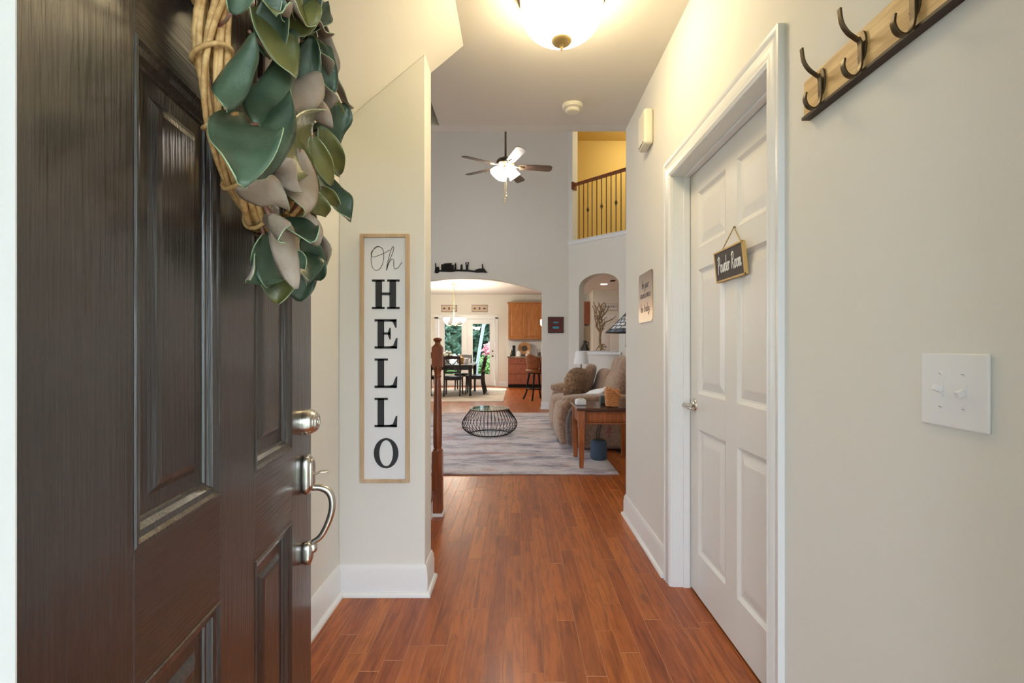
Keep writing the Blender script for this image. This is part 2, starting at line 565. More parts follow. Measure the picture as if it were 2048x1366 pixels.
def front_door_mat():
    m = bpy.data.materials.new('front_door_paint')
    m.use_nodes = True
    n, l = m.node_tree.nodes, m.node_tree.links
    b = n['Principled BSDF']
    b.inputs['Base Color'].default_value = (0.020, 0.0145, 0.0135, 1)
    b.inputs['Roughness'].default_value = 0.30
    b.inputs['Specular IOR Level'].default_value = 0.8
    b.inputs['Coat Weight'].default_value = 0.6
    b.inputs['Coat Roughness'].default_value = 0.16
    tc = n.new('ShaderNodeTexCoord')
    mp = n.new('ShaderNodeMapping')
    mp.inputs['Scale'].default_value = (1, 1, 0.035)
    t = n.new('ShaderNodeTexNoise')
    t.inputs['Scale'].default_value = 150
    t.inputs['Detail'].default_value = 5
    t.inputs['Distortion'].default_value = 0.4
    l.new(tc.outputs['Object'], mp.inputs[0])
    l.new(mp.outputs[0], t.inputs['Vector'])
    bp = n.new('ShaderNodeBump')
    bp.inputs['Strength'].default_value = 0.55
    bp.inputs['Distance'].default_value = 0.004
    l.new(t.outputs['Fac'], bp.inputs['Height'])
    l.new(bp.outputs[0], b.inputs['Normal'])
    MATS['front_door_paint'] = m
    m2 = m.copy()
    m2.name = 'front_door_paint_rail'
    for q in m2.node_tree.nodes:
        if q.type == 'MAPPING':
            q.inputs['Scale'].default_value = (0.035, 1, 1)
    MATS['front_door_paint_rail'] = m2
front_door_mat()

def rug_mat(name, base, c2, c3, sx, sy):
    m = bpy.data.materials.new(name)
    m.use_nodes = True
    n, l = m.node_tree.nodes, m.node_tree.links
    b = n['Principled BSDF']
    b.inputs['Roughness'].default_value = 0.95
    tc = n.new('ShaderNodeTexCoord')
    def ns(scale, s, det, seed):
        mp = n.new('ShaderNodeMapping')
        mp.inputs['Scale'].default_value = s
        mp.inputs['Location'].default_value = (seed, seed * 2, 0)
        t = n.new('ShaderNodeTexNoise')
        t.inputs['Scale'].default_value = scale
        t.inputs['Detail'].default_value = det
        t.inputs['Roughness'].default_value = 0.7
        l.new(tc.outputs['Object'], mp.inputs[0])
        l.new(mp.outputs[0], t.inputs['Vector'])
        return t
    def ramp(src, a, bb):
        r = n.new('ShaderNodeValToRGB')
        r.color_ramp.elements[0].position = a
        r.color_ramp.elements[1].position = bb
        l.new(src.outputs['Fac'], r.inputs[0])
        return r
    def mix(fac, c1, c2):
        x = n.new('ShaderNodeMixRGB')
        l.new(fac.outputs[0], x.inputs[0])
        if isinstance(c1, tuple):
            x.inputs[1].default_value = c1
        else:
            l.new(c1.outputs[0], x.inputs[1])
        x.inputs[2].default_value = c2
        return x
    a = mix(ramp(ns(2.2, (sx, sy, 1), 6, 0), 0.47, 0.66), base, c2)
    a = mix(ramp(ns(2.6, (sx * .8, sy, 1), 6, 5), 0.53, 0.70), a, c3)
    a = mix(ramp(ns(9, (sx * 1.5, sy * 1.2, 1), 5, 9), 0.58, 0.75), a, (c2[0] * .6, c2[1] * .6, c2[2] * .65, 1))
    l.new(a.outputs[0], b.inputs['Base Color'])
    t = ns(300, (1, 1, 1), 2, 3)
    bp = n.new('ShaderNodeBump')
    bp.inputs['Strength'].default_value = 0.3
    bp.inputs['Distance'].default_value = 0.004
    l.new(t.outputs['Fac'], bp.inputs['Height'])
    l.new(bp.outputs[0], b.inputs['Normal'])
    MATS[name] = m
rug_mat('rug_abstract', srgb(212, 204, 207), srgb(124, 122, 144), srgb(190, 138, 126), 0.75, 1.9)
rug_mat('rug_dining', srgb(214, 204, 192), srgb(184, 168, 150), srgb(196, 190, 186), 1.2, 1.6)

def sky_sign_mat():
    m = bpy.data.materials.new('sunset_print')
    m.use_nodes = True
    n, l = m.node_tree.nodes, m.node_tree.links
    b = n['Principled BSDF']
    b.inputs['Roughness'].default_value = 0.35
    tc = n.new('ShaderNodeTexCoord')
    sp = n.new('ShaderNodeSeparateXYZ')
    l.new(tc.outputs['Generated'], sp.inputs[0])
    cr = n.new('ShaderNodeValToRGB')
    e = cr.color_ramp.elements
    e[0].position, e[0].color = 0.0, srgb(246, 216, 176)
    e[1].position, e[1].color = 1.0, srgb(122, 104, 92)
    for p, c in ((0.18, srgb(250, 214, 172)), (0.3, srgb(206, 168, 132)), (0.5, srgb(164, 142, 122)), (0.75, srgb(150, 132, 122))):
        q = e.new(p)
        q.color = c
    l.new(sp.outputs[2], cr.inputs[0])
    l.new(cr.outputs[0], b.inputs['Base Color'])
    MATS['sunset_print'] = m
sky_sign_mat()

# ================================================================== SETTING
ZC = 2.76            # foyer ceiling
XR, XL = 0.775, -0.865
YS = 2.323           # wall that carries the sign
YE = 3.43            # end of the right wall
YA = 9.40            # arch wall
YB = 15.0            # back wall
ZD = 2.86            # dining/kitchen ceiling

# ---- floor with single planks in the hallway
fl = MB()
PX0, PX1, PY0, PY1 = -0.90, 1.30, 0.30, 4.70
fl.box(PX0, PX1, PY0, PY1, -0.06, -0.012)
fl.box(-3.5, PX0, 0.30, PY1, -0.06, 0.0)
fl.box(PX1, 4.0, 0.30, PY1, -0.06, 0.0)
fl.box(-3.5, 4.0, PY1, YB + 0.15, -0.06, 0.0)
me = fl.mesh('floor')
me.materials.append(MATS['floor_gap'])
me.materials.append(MATS['plank_floor'])
for p in me.polygons:
    c = p.center
    if not (PX0 - .001 < c.x < PX1 + .001 and c.y < PY1 - .001 and c.z < -0.005):
        p.material_index = 1
floor = obj('floor', me, None)
tag(floor, 'reddish brown hardwood plank floor of the hallway and rooms behind', 'floor', kind='structure')
PW = 0.0762
col0 = 0.022 - PW * 13     # a joint falls near u=1043
joints = {}
for (xa, xb, yy) in [(345, 432, 523), (440, 520, 397), (515, 605, 530), (608, 690, 437), (680, 750, 282), (912, 985, 342), (975, 1040, 282), (862, 942, 493), (790, 880, 580), (708, 820, 838), (835, 945, 957), (1080, 1200, 1023), (1145, 1235, 843), (1145, 1235, 555), (1175, 1240, 415), (1195, 1270, 298), (345, 470, 1185), (605, 740, 1302), (165, 270, 885), (0, 100, 1118), (1010, 1155, 1322), (1370, 1445, 650), (240, 300, 381)]:
    u, v = 860 + (xa + xb) / 2 / 3.284, 950 + yy / 3.284
    Y = F * CH / (v - H0)
    X = (u - U0) * Y / F
    joints.setdefault(int((X - col0) // PW), []).append(Y)
npl = 0
c = 0
x = col0
while x < PX1 - 0.01:
    x1 = x + PW
    if x1 > PX0 + 0.01:
        js = sorted(joints.get(c, []))
        ys = [PY0] + [j for j in js if PY0 + .15 < j < PY1 - .15] + [PY1]
        full = [ys[0]]
        for a in ys[1:]:
            while a - full[-1] > 1.35:
                nx = full[-1] + random.uniform(0.45, 1.15)
                if a - nx < 0.25:
                    break
                full.append(nx)
            full.append(a)
        xa, xb = max(x, PX0) + 0.0001, min(x1, PX1) - 0.0001
        for a, b2 in zip(full[:-1], full[1:]):
            mb = MB()
            L2, w2 = (b2 - a) / 2 - 0.0002, (xb - xa) / 2
            dz = random.uniform(-0.0006, 0.0004)
            mb.box(-w2, w2, -L2, L2, -0.0125, -0.0012)
            ch = 0.0011
            vs = [(-w2, -L2, -0.0012), (w2, -L2, -0.0012), (w2, L2, -0.0012), (-w2, L2, -0.0012),
                  (-w2 + ch, -L2 + ch, 0), (w2 - ch, -L2 + ch, 0), (w2 - ch, L2 - ch, 0), (-w2 + ch, L2 - ch, 0)]
            mb.v, mb.f = [], []
            mb.add([(-w2, -L2, -0.0122), (w2, -L2, -0.0122), (w2, L2, -0.0122), (-w2, L2, -0.0122)] + vs,
                   [(0, 1, 5, 4), (1, 2, 6, 5), (2, 3, 7, 6), (3, 0, 4, 7), (4, 5, 9, 8), (5, 6, 10, 9), (6, 7, 11, 10), (7, 4, 8, 11), (8, 9, 10, 11)])
            pm = mb.mesh('plank')
            pm.materials.append(MATS['plank_wood'])
            pm.materials.append(MATS['floor_gap'])
            for p in pm.polygons:
                if p.normal.z < 0.99 and p.center.z > -0.0013:
                    p.material_index = 1
            o = obj('plank', pm, None, floor)
            o.location = ((xa + xb) / 2, (a + b2) / 2, dz)
            npl += 1
    x = x1
    c += 1

# ---- walls
w = MB()
oy0, oy1, oz = 1.475, 2.402, 2.055      # powder-room door opening
w.box(XR, XR + 0.12, 0.425, oy0, 0, ZC)
w.box(XR, XR + 0.12, oy1, YE, 0, ZC)
w.box(XR, XR + 0.12, oy0, oy1, oz, ZC)
struct('wall_right', w, 'wall_paint', 'cream painted hallway wall on the right with the white door')

w = MB()
w.box(XL - 0.12, XL, 0.425, YS + 0.16, 0, ZC)
struct('wall_left', w, 'wall_paint', 'narrow cream wall strip behind the open black door')
w = MB()
XS1 = -0.4477
slope = lambda X: 2.27 + (X + 0.865) * (2.76 - 2.27) / (0.585)
w.prism([(XL, 0), (XS1, 0), (XS1, slope(XS1)), (XL, slope(XL))], lambda a, b, d: (a, d, b), YS, YS + 0.161)
struct('wall_sign', w, 'wall_paint', 'cream wall end that carries the tall HELLO sign', bevel=0.004)

# sloped soffit under the upper stair flight
w = MB()
w.prism([(-0.865, slope(-0.865)), (-0.28, 2.76), (-0.28, 2.90), (-0.865, 2.90)], lambda a, b, d: (a, d, b), 0.425, 2.484)
struct('trim_1', w, 'wall_paint', 'sloping cream stair soffit at upper left of hallway', 'soffit')

# foyer ceiling
w = MB()
w.box(-0.55, 2.6, 0.30, 3.375, ZC, ZC + 0.1)
w.box(-3.5, -0.55, 0.30, 2.484, ZC + 0.06, ZC + 0.16)
struct('ceiling', w, 'ceiling_paint', 'flat cream hallway ceiling with the bowl lamp', 'ceiling')

# wall above the hallway's far end (two-storey living room begins)
w = MB()
w.box(-3.5, 2.6, 3.375, 3.47, ZC, 6.0)
struct('wall_upper', w, 'wall_paint', 'wall above the end of the hallway ceiling')
w = MB()
w.box(XR + 0.12, 2.6, 3.31, YE, 0, ZC)
struct('wall_living_front', w, 'wall_paint', 'living room wall behind the corner of the right hallway wall')
# stairwell shaft walls
w = MB()
w.box(-3.5, -0.55, 2.36, 2.484, ZC, 6.0)
w.box(-0.56, -0.50, 2.484, 3.375, ZC + 0.1, 6.0)
w.box(-3.5, -0.5, 2.36, 3.47, 6.0, 6.1)
struct('wall_stairwell', w, 'hall_paint', 'walls of the stairwell shaft above the stairs')

# front wall with the entrance opening
w = MB()
DX0, DX1 = -0.452, 0.480
w.box(-3.5, DX0 - 0.02, 0.30, 0.425, 0, ZC)
w.box(DX1 + 0.02, 2.6, 0.30, 0.425, 0, ZC)
w.box(DX0 - 0.02, DX1 + 0.02, 0.30, 0.425, 2.09, ZC)
struct('wall_front', w, 'wall_paint', 'front wall around the entrance opening')
t = thing('trim_2', 'white entrance door frame at the left photo edge', 'door frame', (DX0, 0.30, 0), kind='structure')
mb = MB()
mb.box(-0.02, 0, -0.02, 0.125, 0, 2.09)
mb.build('jamb', 'trim_white', t, bevel=0.002)
mb = MB()
mb.box(0, 0.052, -0.02, 0.085, 0, 2.07)
mb.box(0.052, 0.057, 0.05, 0.080, 0, 2.07)
mb.build('stop', 'trim_white', t, bevel=0.003)
mb = MB()
mb.box(DX1 - DX0, DX1 - DX0 + 0.02, -0.02, 0.125, 0, 2.09)
mb.box(DX1 - DX0 - 0.03, DX1 - DX0, -0.02, 0.075, 0, 2.07)
mb.build('jamb', 'trim_white', t, bevel=0.002)
mb = MB()
mb.box(0, DX1 - DX0, -0.02, 0.125, 2.07, 2.09)
mb.build('head', 'trim_white', t, bevel=0.002)
mb = MB()
mb.box(-0.01, DX1 - DX0 + 0.01, -0.06, 0.10, -0.02, 0.012)
mb.build('threshold', 'satin_nickel', t, bevel=0.004)

# outer walls of the house
w = MB()
WY0, WY1, WZ0, WZ1 = 4.8, 7.3, 0.8, 2.3
w.box(-3.62, -3.5, 0.30, WY0, 0, 6)
w.box(-3.62, -3.5, WY1, YB + 0.15, 0, 6)
w.box(-3.62, -3.5, WY0, WY1, 0, WZ0)
w.box(-3.62, -3.5, WY0, WY1, WZ1, 6)
struct('wall_outer_left', w, 'wall_paint', 'left outer wall of the living room with a window')
t = thing('window_1', 'white framed living room window in the left outer wall', 'window', (-3.56, (WY0 + WY1) / 2, WZ0), kind='structure')
hwy = (WY1 - WY0) / 2
for k in range(3):
    y = -hwy + k * hwy
    MB().box(-0.04, 0.06, y - 0.035, y + 0.035, 0, WZ1 - WZ0).build('mullion', 'trim_white', t)
for zz in (0.0, (WZ1 - WZ0) / 2 - .025, WZ1 - WZ0 - 0.05):
    MB().box(-0.03, 0.05, -hwy, hwy, zz, zz + 0.05).build('rail', 'trim_white', t)
w = MB()
w.box(2.6, 2.72, 0.30, 7.75, 0, 6)
w.box(2.6, 4.0, 7.7, 7.82, 0, 6)
w.box(4.0, 4.12, 7.7, YB + 0.15, 0, 6)
struct('wall_outer_right', w, 'wall_paint', 'right outer wall behind the sofa')
w = MB()
w.box(-3.6, 4.1, 3.375, 10.5, 6.0, 6.1)
struct('ceiling_living', w, 'ceiling_paint', 'high ceiling of the two-storey living room', 'ceiling')

# ---- arch wall
w = MB()
AX1, APK = 0.48, -1.02
half = AX1 - APK
AX0 = APK - half
zs, zp = 2.282, 2.566
rr = (half ** 2 + (zp - zs) ** 2) / (2 * (zp - zs))
arc = []
NA = 28
for i in range(NA + 1):
    X = AX1 - (AX1 - AX0) * i / NA
    arc.append((X, zp - rr + math.sqrt(rr * rr - (X - APK) ** 2)))
# build as strips so that the ngon stays simple
fnA = lambda a, b, d: (a, d, b)
for i in range(NA):
    (xa, za), (xb, zb) = arc[i], arc[i + 1]
    w.prism([(xb, zb), (xa, za), (xa, 6.0), (xb, 6.0)], fnA, YA, YA + 0.14)
w.box(-3.5, AX0, YA, YA + 0.14, 0, 6.0)
w.box(AX1, 1.0, YA, YA + 0.14, 0, 6.0)
struct('wall_back', w, 'wall_paint', 'tall living room wall with the wide arched opening')

# ---- 45 degree wall with the arched pass-through and the balcony above
S2 = math.sqrt(0.5)
def fnB(a, b, d):           # a along the wall, d depth behind it
    return (1.0 + a * S2 + d * S2, YA - a * S2 + d * S2, b)
NB0, NB1 = 0.181 / S2, 0.8153 / S2
ZSILL, ZSP, ZTOP = 1.13, 2.345, 2.576
w = MB()
TB = 0.16
LB = 2.28
w.prism([(0, 0), (LB, 0), (LB, ZSILL), (0, ZSILL)], fnB, 0, TB)
w.prism([(0, ZSILL), (NB0, ZSILL), (NB0, 3.22), (0, 3.22)], fnB, 0, TB)
w.prism([(NB1, ZSILL), (LB, ZSILL), (LB, 3.22), (NB1, 3.22)], fnB, 0, TB)
NA2 = 20
cx, hw = (NB0 + NB1) / 2, (NB1 - NB0) / 2
ap = []
for i in range(NA2 + 1):
    th = PI * i / NA2
    ap.append((cx - hw * math.cos(th), ZSP + (ZTOP - ZSP) * math.sin(th)))
for i in range(NA2):
    w.prism([ap[i], ap[i + 1], (ap[i + 1][0], 3.22), (ap[i][0], 3.22)], fnB, 0, TB)
w.prism([(0, 3.22), (0.069 / S2, 3.22), (0.069 / S2, 6), (0, 6)], fnB, 0, TB)
struct('wall_angled', w, 'wall_paint', 'angled living room wall with arched pass-through and balcony opening')
# wedge that closes the gap behind the corner of both walls
w = MB()
mb = MB()
mb.prism([(NB0 - 0.03, ZSILL - 0.055), (NB1 + 0.06, ZSILL - 0.055), (NB1 + 0.06, ZSILL - 0.005), (NB0 - 0.03, ZSILL - 0.005)], fnB, -0.05, 0.0)
mb.prism([(NB0 + 0.002, ZSILL - 0.0), (NB1 - 0.002, ZSILL - 0.0), (NB1 - 0.002, ZSILL + 0.012), (NB0 + 0.002, ZSILL + 0.012)], fnB, -0.05, TB + 0.02)
struct('trim_3', mb, 'trim_white', 'white sill ledge of the arched pass-through', 'sill', bevel=0.006)
mb = MB()
mb.prism([(0.0, 3.20), (LB, 3.20), (LB, 3.26), (0.0, 3.26)], fnB, -0.03, TB)
mb.prism([(0.0, 3.26), (LB, 3.26), (LB, 3.275), (0.0, 3.275)], fnB, -0.045, TB)
struct('trim_4', mb, 'trim_white', 'white ledge along the bottom of the balcony', 'trim', bevel=0.004)

# upstairs hall behind the balcony
w = MB()
w.prism([(1.02, 9.54), (1.16, 9.54), (2.75, 7.95), (4.0, 7.85), (4.0, 10.32), (1.02, 10.32)], lambda a, b, d: (a, b, d), ZD + 0.1, 3.2)
struct('floor_hall', w, 'wall_paint', 'floor slab of the upstairs hall behind the balcony', 'floor')
w = MB()
w.box(0.9, 4.1, 10.30, 10.42, 3.2, 5.64)
w.box(0.9, 1.03, 9.54, 10.30, 3.2, 5.64)
struct('wall_hall', w, 'hall_paint', 'golden yellow upstairs hall wall behind the balcony')
w = MB()
w.prism([(1.02, 9.54), (1.18, 9.54), (2.75, 7.95), (4.0, 7.85), (4.0, 10.4), (1.02, 10.4)], lambda a, b, d: (a, b, d), 5.64, 5.75)
struct('ceiling_hall', w, 'hall_paint', 'dim golden ceiling of the upstairs hall', 'ceiling')

# ---- dining / kitchen shell
w = MB()
FX0, FX1, FZ = -2.53, -0.64, 2.16
w.box(-3.5, FX0, YB, YB + 0.15, 0, ZD)
w.box(FX1, 4.0, YB, YB + 0.15, 0, ZD)
w.box(FX0, FX1, YB, YB + 0.15, FZ, ZD)
struct('wall_dining', w, 'wall_paint', 'cream dining room wall around the glass garden doors')
w = MB()
w.prism([(-3.5, YA + 0.14), (1.0, YA + 0.14), (1.16, YA + 0.0), (2.9, 7.8), (4.0, 7.8), (4.0, YB), (-3.5, YB)], lambda a, b, d: (a, b, d), ZD, ZD + 0.1)
struct('ceiling_dining', w, 'dining_ceiling_paint', 'white dining room and kitchen ceiling beyond the arch', 'ceiling')
w = MB()
w.box(2.17, 4.0, 13.8, 13.92, 0, ZD)
w.box(2.17, 2.29, 13.92, YB, 0, ZD)
struct('wall_pantry', w, 'wall_paint', 'beige kitchen wall with the pantry sign')

# ---- baseboards
def baseboard(name, pts, label, h=0.148, flip=1):
    """run along wall points; profile stands on the left of travel direction * flip"""
    root = thing(name, label, 'baseboard', kind='structure')
    P = [Vector((a, b, 0)) for a, b in pts]
    def off(d):
        out = []
        for i, p in enumerate(P):
            ns = []
            if i > 0:
                t = (P[i] - P[i - 1]).normalized()
                ns.append(Vector((-t.y, t.x, 0)) * flip)
            if i < len(P) - 1:
                t = (P[i + 1] - P[i]).normalized()
                ns.append(Vector((-t.y, t.x, 0)) * flip)
            if len(ns) == 2:
                bis = (ns[0] + ns[1]).normalized()
                out.append(p + bis * d / max(0.3, bis.dot(ns[0])))
            else:
                out.append(p + ns[0] * d)
        return out
    def sweep(nm, prof):
        mb = MB()
        rings = [[q + Vector((0, 0, z)) for q in off(d)] for d, z in prof]
        m = len(P)
        vs = [q for r in rings for q in r]
        fs = []
        for a in range(len(prof) - 1):
            for i in range(m - 1):
                fs.append((a * m + i, a * m + i + 1, (a + 1) * m + i + 1, (a + 1) * m + i))
        k = len(prof)
        fs.append(tuple(a * m for a in range(k)))
        fs.append(tuple(a * m + m - 1 for a in range(k)))
        mb.add(vs, fs)
        mb.build(nm, 'trim_white', root, smooth='auto')
    sweep('board', [(0.0, 0.0), (0.015, 0.0), (0.015, h - 0.045), (0.0125, h - 0.034), (0.0125, h - 0.022), (0.009, h - 0.012), (0.005, h), (0.0, h)])
    sweep('shoe_moulding', [(0.015, 0.0), (0.030, 0.0), (0.030, 0.008), (0.027, 0.016), (0.021, 0.021), (0.015, 0.022)])
    return root
baseboard('baseboard_right', [(XR, oy1 + 0.09), (XR, YE), (XR + 0.12, YE)], 'white baseboard on the right beyond the white door', flip=1)
baseboard('baseboard_right_near', [(XR, 0.43), (XR, oy0 - 0.085)], 'white baseboard under the coat rack wall', flip=1)
baseboard('baseboard_left', [(XL, 0.43), (XL, YS), (XS1, YS), (XS1, YS + 0.161), (XS1 - .2, YS + 0.161)], 'white baseboard under the HELLO sign and behind the door', flip=-1)
baseboard('baseboard_back', [(AX1, YA + 0.14), (AX1, YA), (1.0, YA), (1.0 + LB * S2, YA - LB * S2)], 'white baseboard beside the arch behind the sofa', flip=-1, h=0.14)
baseboard('baseboard_dining', [(FX1 + 0.06, YB), (-0.3, YB)], 'white baseboard between garden door and kitchen cabinet', flip=-1, h=0.14)

# ---- powder-room door casing, jamb
t = thing('trim_5', 'white moulded casing around the powder room door', 'door casing', (XR, 0, 0), kind='structure')
cprof = [(0, 0), (0, 0.009), (0.012, 0.016), (0.022, 0.013), (0.05, 0.019), (0.062, 0.014), (0.07, 0.020), (0.083, 0.020), (0.083, 0)]
# profile: (distance from opening, projection)
def casing_path(prof, y0, y1, z1, mb, Xw=0.0, sgn=-1):
    P = []
    for d, pr in prof:
        P.append([(Xw + sgn * pr, y0 - d, 0), (Xw + sgn * pr, y0 - d, z1 + d), (Xw + sgn * pr, y1 + d, z1 + d), (Xw + sgn * pr, y1 + d, 0)])
    return P
P = casing_path(cprof, oy0, oy1, oz, None)
for k, nm in enumerate(('casing', 'casing', 'casing')):
    mb = MB()
    vs, fs = [], []
    for row in P:
        vs += [row[k], row[k + 1]]
    m = len(P)
    for i in range(m):
        j = (i + 1) % m
        fs.append((2 * i, 2 * i + 1, 2 * j + 1, 2 * j))
    fs.append(tuple(2 * i for i in range(m)))
    fs.append(tuple(2 * i + 1 for i in range(m)))
    mb.add(vs, fs)
    mb.build(nm, 'trim_white', t, smooth='auto')
XD = 0.862           # face of the powder-room door
mb = MB()
mb.box(0, 0.12, oy1 - 0.004, oy1 + 0.02, 0, oz + 0.02)
mb.build('jamb', 'trim_white', t)
mb = MB()
mb.box(0, 0.12, oy0 - 0.02, oy0 + 0.004, 0, oz + 0.02)
mb.build('jamb', 'trim_white', t)
mb = MB()
mb.box(0, 0.12, oy0, oy1, oz - 0.004, oz + 0.02)
mb.build('head_jamb', 'trim_white', t)
for (a, b2, c1, c2) in ((oy1 - 0.014, oy1 - 0.004, 0, oz - 0.004), (oy0 + 0.004, oy0 + 0.014, 0, oz - 0.004), (oy0 + 0.014, oy1 - 0.014, oz - 0.014, oz - 0.004)):
    mb = MB()
    mb.box(0.052, 0.084, a, b2, c1, c2)
    mb.build('stop', 'trim_white', t, bevel=0.002)

# ---- six-panel doors
def six_panel(root, Wd, Hd, T, cols, rows, face_mat, rail_mat, prof, back=True):
    """local: x across, exterior face at y=0 facing -y"""
    xs = [0] + [v for c in cols for v in c] + [Wd]
    for i in range(0, len(xs), 2):
        mb = MB()
        mb.box(xs[i], xs[i + 1], 0, T, 0, Hd)
        mb.build('stile' if i in (0, len(xs) - 2) else 'mullion', face_mat, root, bevel=0.0008)
    zs_ = [0] + [v for r in rows for v in r] + [Hd]
    for c in cols:
        for i in range(0, len(zs_), 2):
            mb = MB()
            mb.box(c[0], c[1], 0, T, zs_[i], zs_[i + 1])
            mb.build('rail', rail_mat, root, bevel=0.0008)
        for r in rows:
            mb = ringpanel(c[0], c[1], r[0], r[1], prof)
            mb.box(c[0], c[1], T * 0.55, T * 0.75, r[0], r[1])
            mb.build('panel', face_mat, root)
# powder-room door: local x runs along -Y? face must look to -X
d2 = thing('door_2', 'white six-panel powder room door on the right', 'door', (XD, oy1 - 0.0065, 0.012), -PI / 2, kind='structure')
# rz=-90: local x -> -Y, local -y -> -X
six_panel(d2, 0.914, 2.032, 0.035, [(0.105, 0.405), (0.509, 0.809)], [(0.20, 0.795), (0.965, 1.555), (1.66, 1.925)],
          'door_white', 'door_white', [(0, 0), (0.004, 0.003), (0.014, 0.010), (0.022, 0.011), (0.030, 0.0095), (0.058, 0.003), (0.064, 0.0025)])
# lever handle
lv = MB()
lv.lathe([(0.0, -0.012), (0.022, -0.012), (0.030, -0.008), (0.033, -0.003), (0.033, 0.0)], (0.056, 0, 0.905), 24, 'y')
hh = lv.build('lever_handle', 'satin_nickel', d2, smooth='auto')
lv = MB()
lv.lathe([(0.010, -0.05), (0.010, -0.012)], (0.056, 0, 0.905), 16, 'y')
lv.tube(smoothpts([(0.056, -0.05, 0.905), (0.075, -0.054, 0.906), (0.12, -0.052, 0.902), (0.165, -0.046, 0.900)]), [0.011] * 6 + [0.009] * 12 + [0.007], 10)
lv.sup((0.056, -0.05, 0.905), (0.012, 0.010, 0.012), 1, 12, 8)
lv.build('lever', 'satin_nickel', hh, smooth='auto')

# ================================================================== FRONT DOOR
TH = 8.0
HX, HY = -0.4454, 0.4259
d1 = thing('door_1', 'black glossy six-panel front door standing open on the left', 'door', (HX, HY, 0.012), R(90 + TH), kind='structure')
FD_COLS = [(0.1615, 0.3845), (0.5285, 0.7525)]
FD_ROWS = [(0.225, 0.760), (0.936, 1.570), (1.693, 1.895)]
fprof = [(0, 0), (0.002, -0.002), (0.005, -0.002), (0.010, 0.002), (0.018, 0.004), (0.024, 0.011), (0.028, 0.012), (0.030, 0.015), (0.052, 0.015), (0.056, 0.013), (0.062, 0.009), (0.070, 0.007)]
six_panel(d1, 0.914, 2.032, 0.044, FD_COLS, FD_ROWS, 'front_door_paint', 'front_door_paint_rail', fprof)
# local x of handset: s=0.06 from the free edge
hxs = 0.914 - 0.066
zdb, zh1, zh2 = 1.000 - 0.012, 0.862 - 0.012, 0.655 - 0.012
mb = MB()
mb.lathe([(0.0, -0.037), (0.019, -0.037), (0.0225, -0.035), (0.023, -0.033), (0.0255, -0.032), (0.0275, -0.029), (0.028, -0.027), (0.030, -0.025), (0.0315, -0.022), (0.033, -0.016), (0.0335, -0.015), (0.034, -0.004), (0.0345, 0.0)], (hxs, 0, zdb), 32, 'y')
db = mb.build('deadbolt', 'satin_nickel', d1, smooth='auto')
mb = MB()
mb.lathe([(0.0, -0.039), (0.011, -0.039), (0.012, -0.0375), (0.012, -0.036)], (hxs, 0, zdb), 20, 'y')
mb.box(hxs - 0.001, hxs + 0.001, -0.0400, -0.0385, zdb - 0.006, zdb + 0.006)
mb.build('key_cylinder', 'satin_nickel', db, smooth='auto')
mb = MB()
mb.sup((hxs, -0.009, zh1), (0.027, 0.013, 0.052), 0.62, 28, 14)
hs = mb.build('handle_set', 'satin_nickel', d1, smooth=True)
mb = MB()
mb.sup((hxs, -0.020, zh1), (0.020, 0.008, 0.042), 0.7, 24, 12)
mb.build('escutcheon', 'satin_nickel', hs, smooth=True)
mb = MB()      # thumb latch
mb.tube(smoothpts([(hxs, -0.022, zh1 + 0.0), (hxs, -0.032, zh1 + 0.001), (hxs, -0.046, zh1 + 0.006), (hxs, -0.064, zh1 + 0.004)], 5), [0.004] * 4 + [0.007, 0.009, 0.010, 0.011, 0.012, 0.012, 0.012, 0.011, 0.010, 0.009, 0.006, 0.003], 10, flat=0.28)
mb.build('thumb_latch', 'satin_nickel', hs, smooth=True)
mb = MB()      # bowed grip
gp = smoothpts([(hxs, -0.020, zh1 - 0.036), (hxs, -0.043, zh1 - 0.037), (hxs, -0.064, zh1 - 0.050), (hxs, -0.072, zh1 - 0.080), (hxs, -0.065, zh1 - 0.120), (hxs, -0.044, zh1 - 0.164), (hxs, -0.022, zh2 + 0.026)], 6)
mb.tube(gp, [0.0095 - 0.0035 * abs(i / (len(gp) - 1) - 0.3) for i in range(len(gp))], 12)
mb.build('grip', 'satin_nickel', hs, smooth=True)
mb = MB()
mb.sup((hxs, -0.010, zh2), (0.020, 0.014, 0.030), 0.66, 24, 12)
mb.sup((hxs, -0.020, zh2 + 0.012), (0.010, 0.014, 0.014), 0.8, 16, 10)
mb.build('lower_mount', 'satin_nickel', hs, smooth=True)
# latch plates on the door edge
mb = MB()
mb.box(0.9135, 0.9152, 0.010, 0.036, zdb - 0.028, zdb + 0.028)
mb.box(0.9135, 0.9152, 0.010, 0.036, zh1 - 0.028, zh1 + 0.028)
mb.build('latch_plate', 'satin_nickel', d1)
for z in (0.25, 1.0, 1.78):
    mb = MB()
    mb.tube([(-0.004, 0.052, z - 0.05), (-0.004, 0.052, z + 0.05)], 0.007, 10)
    mb.box(-0.003, -0.0005, 0.004, 0.05, z - 0.05, z + 0.05)
    mb.build('hinge', 'satin_nickel', d1)

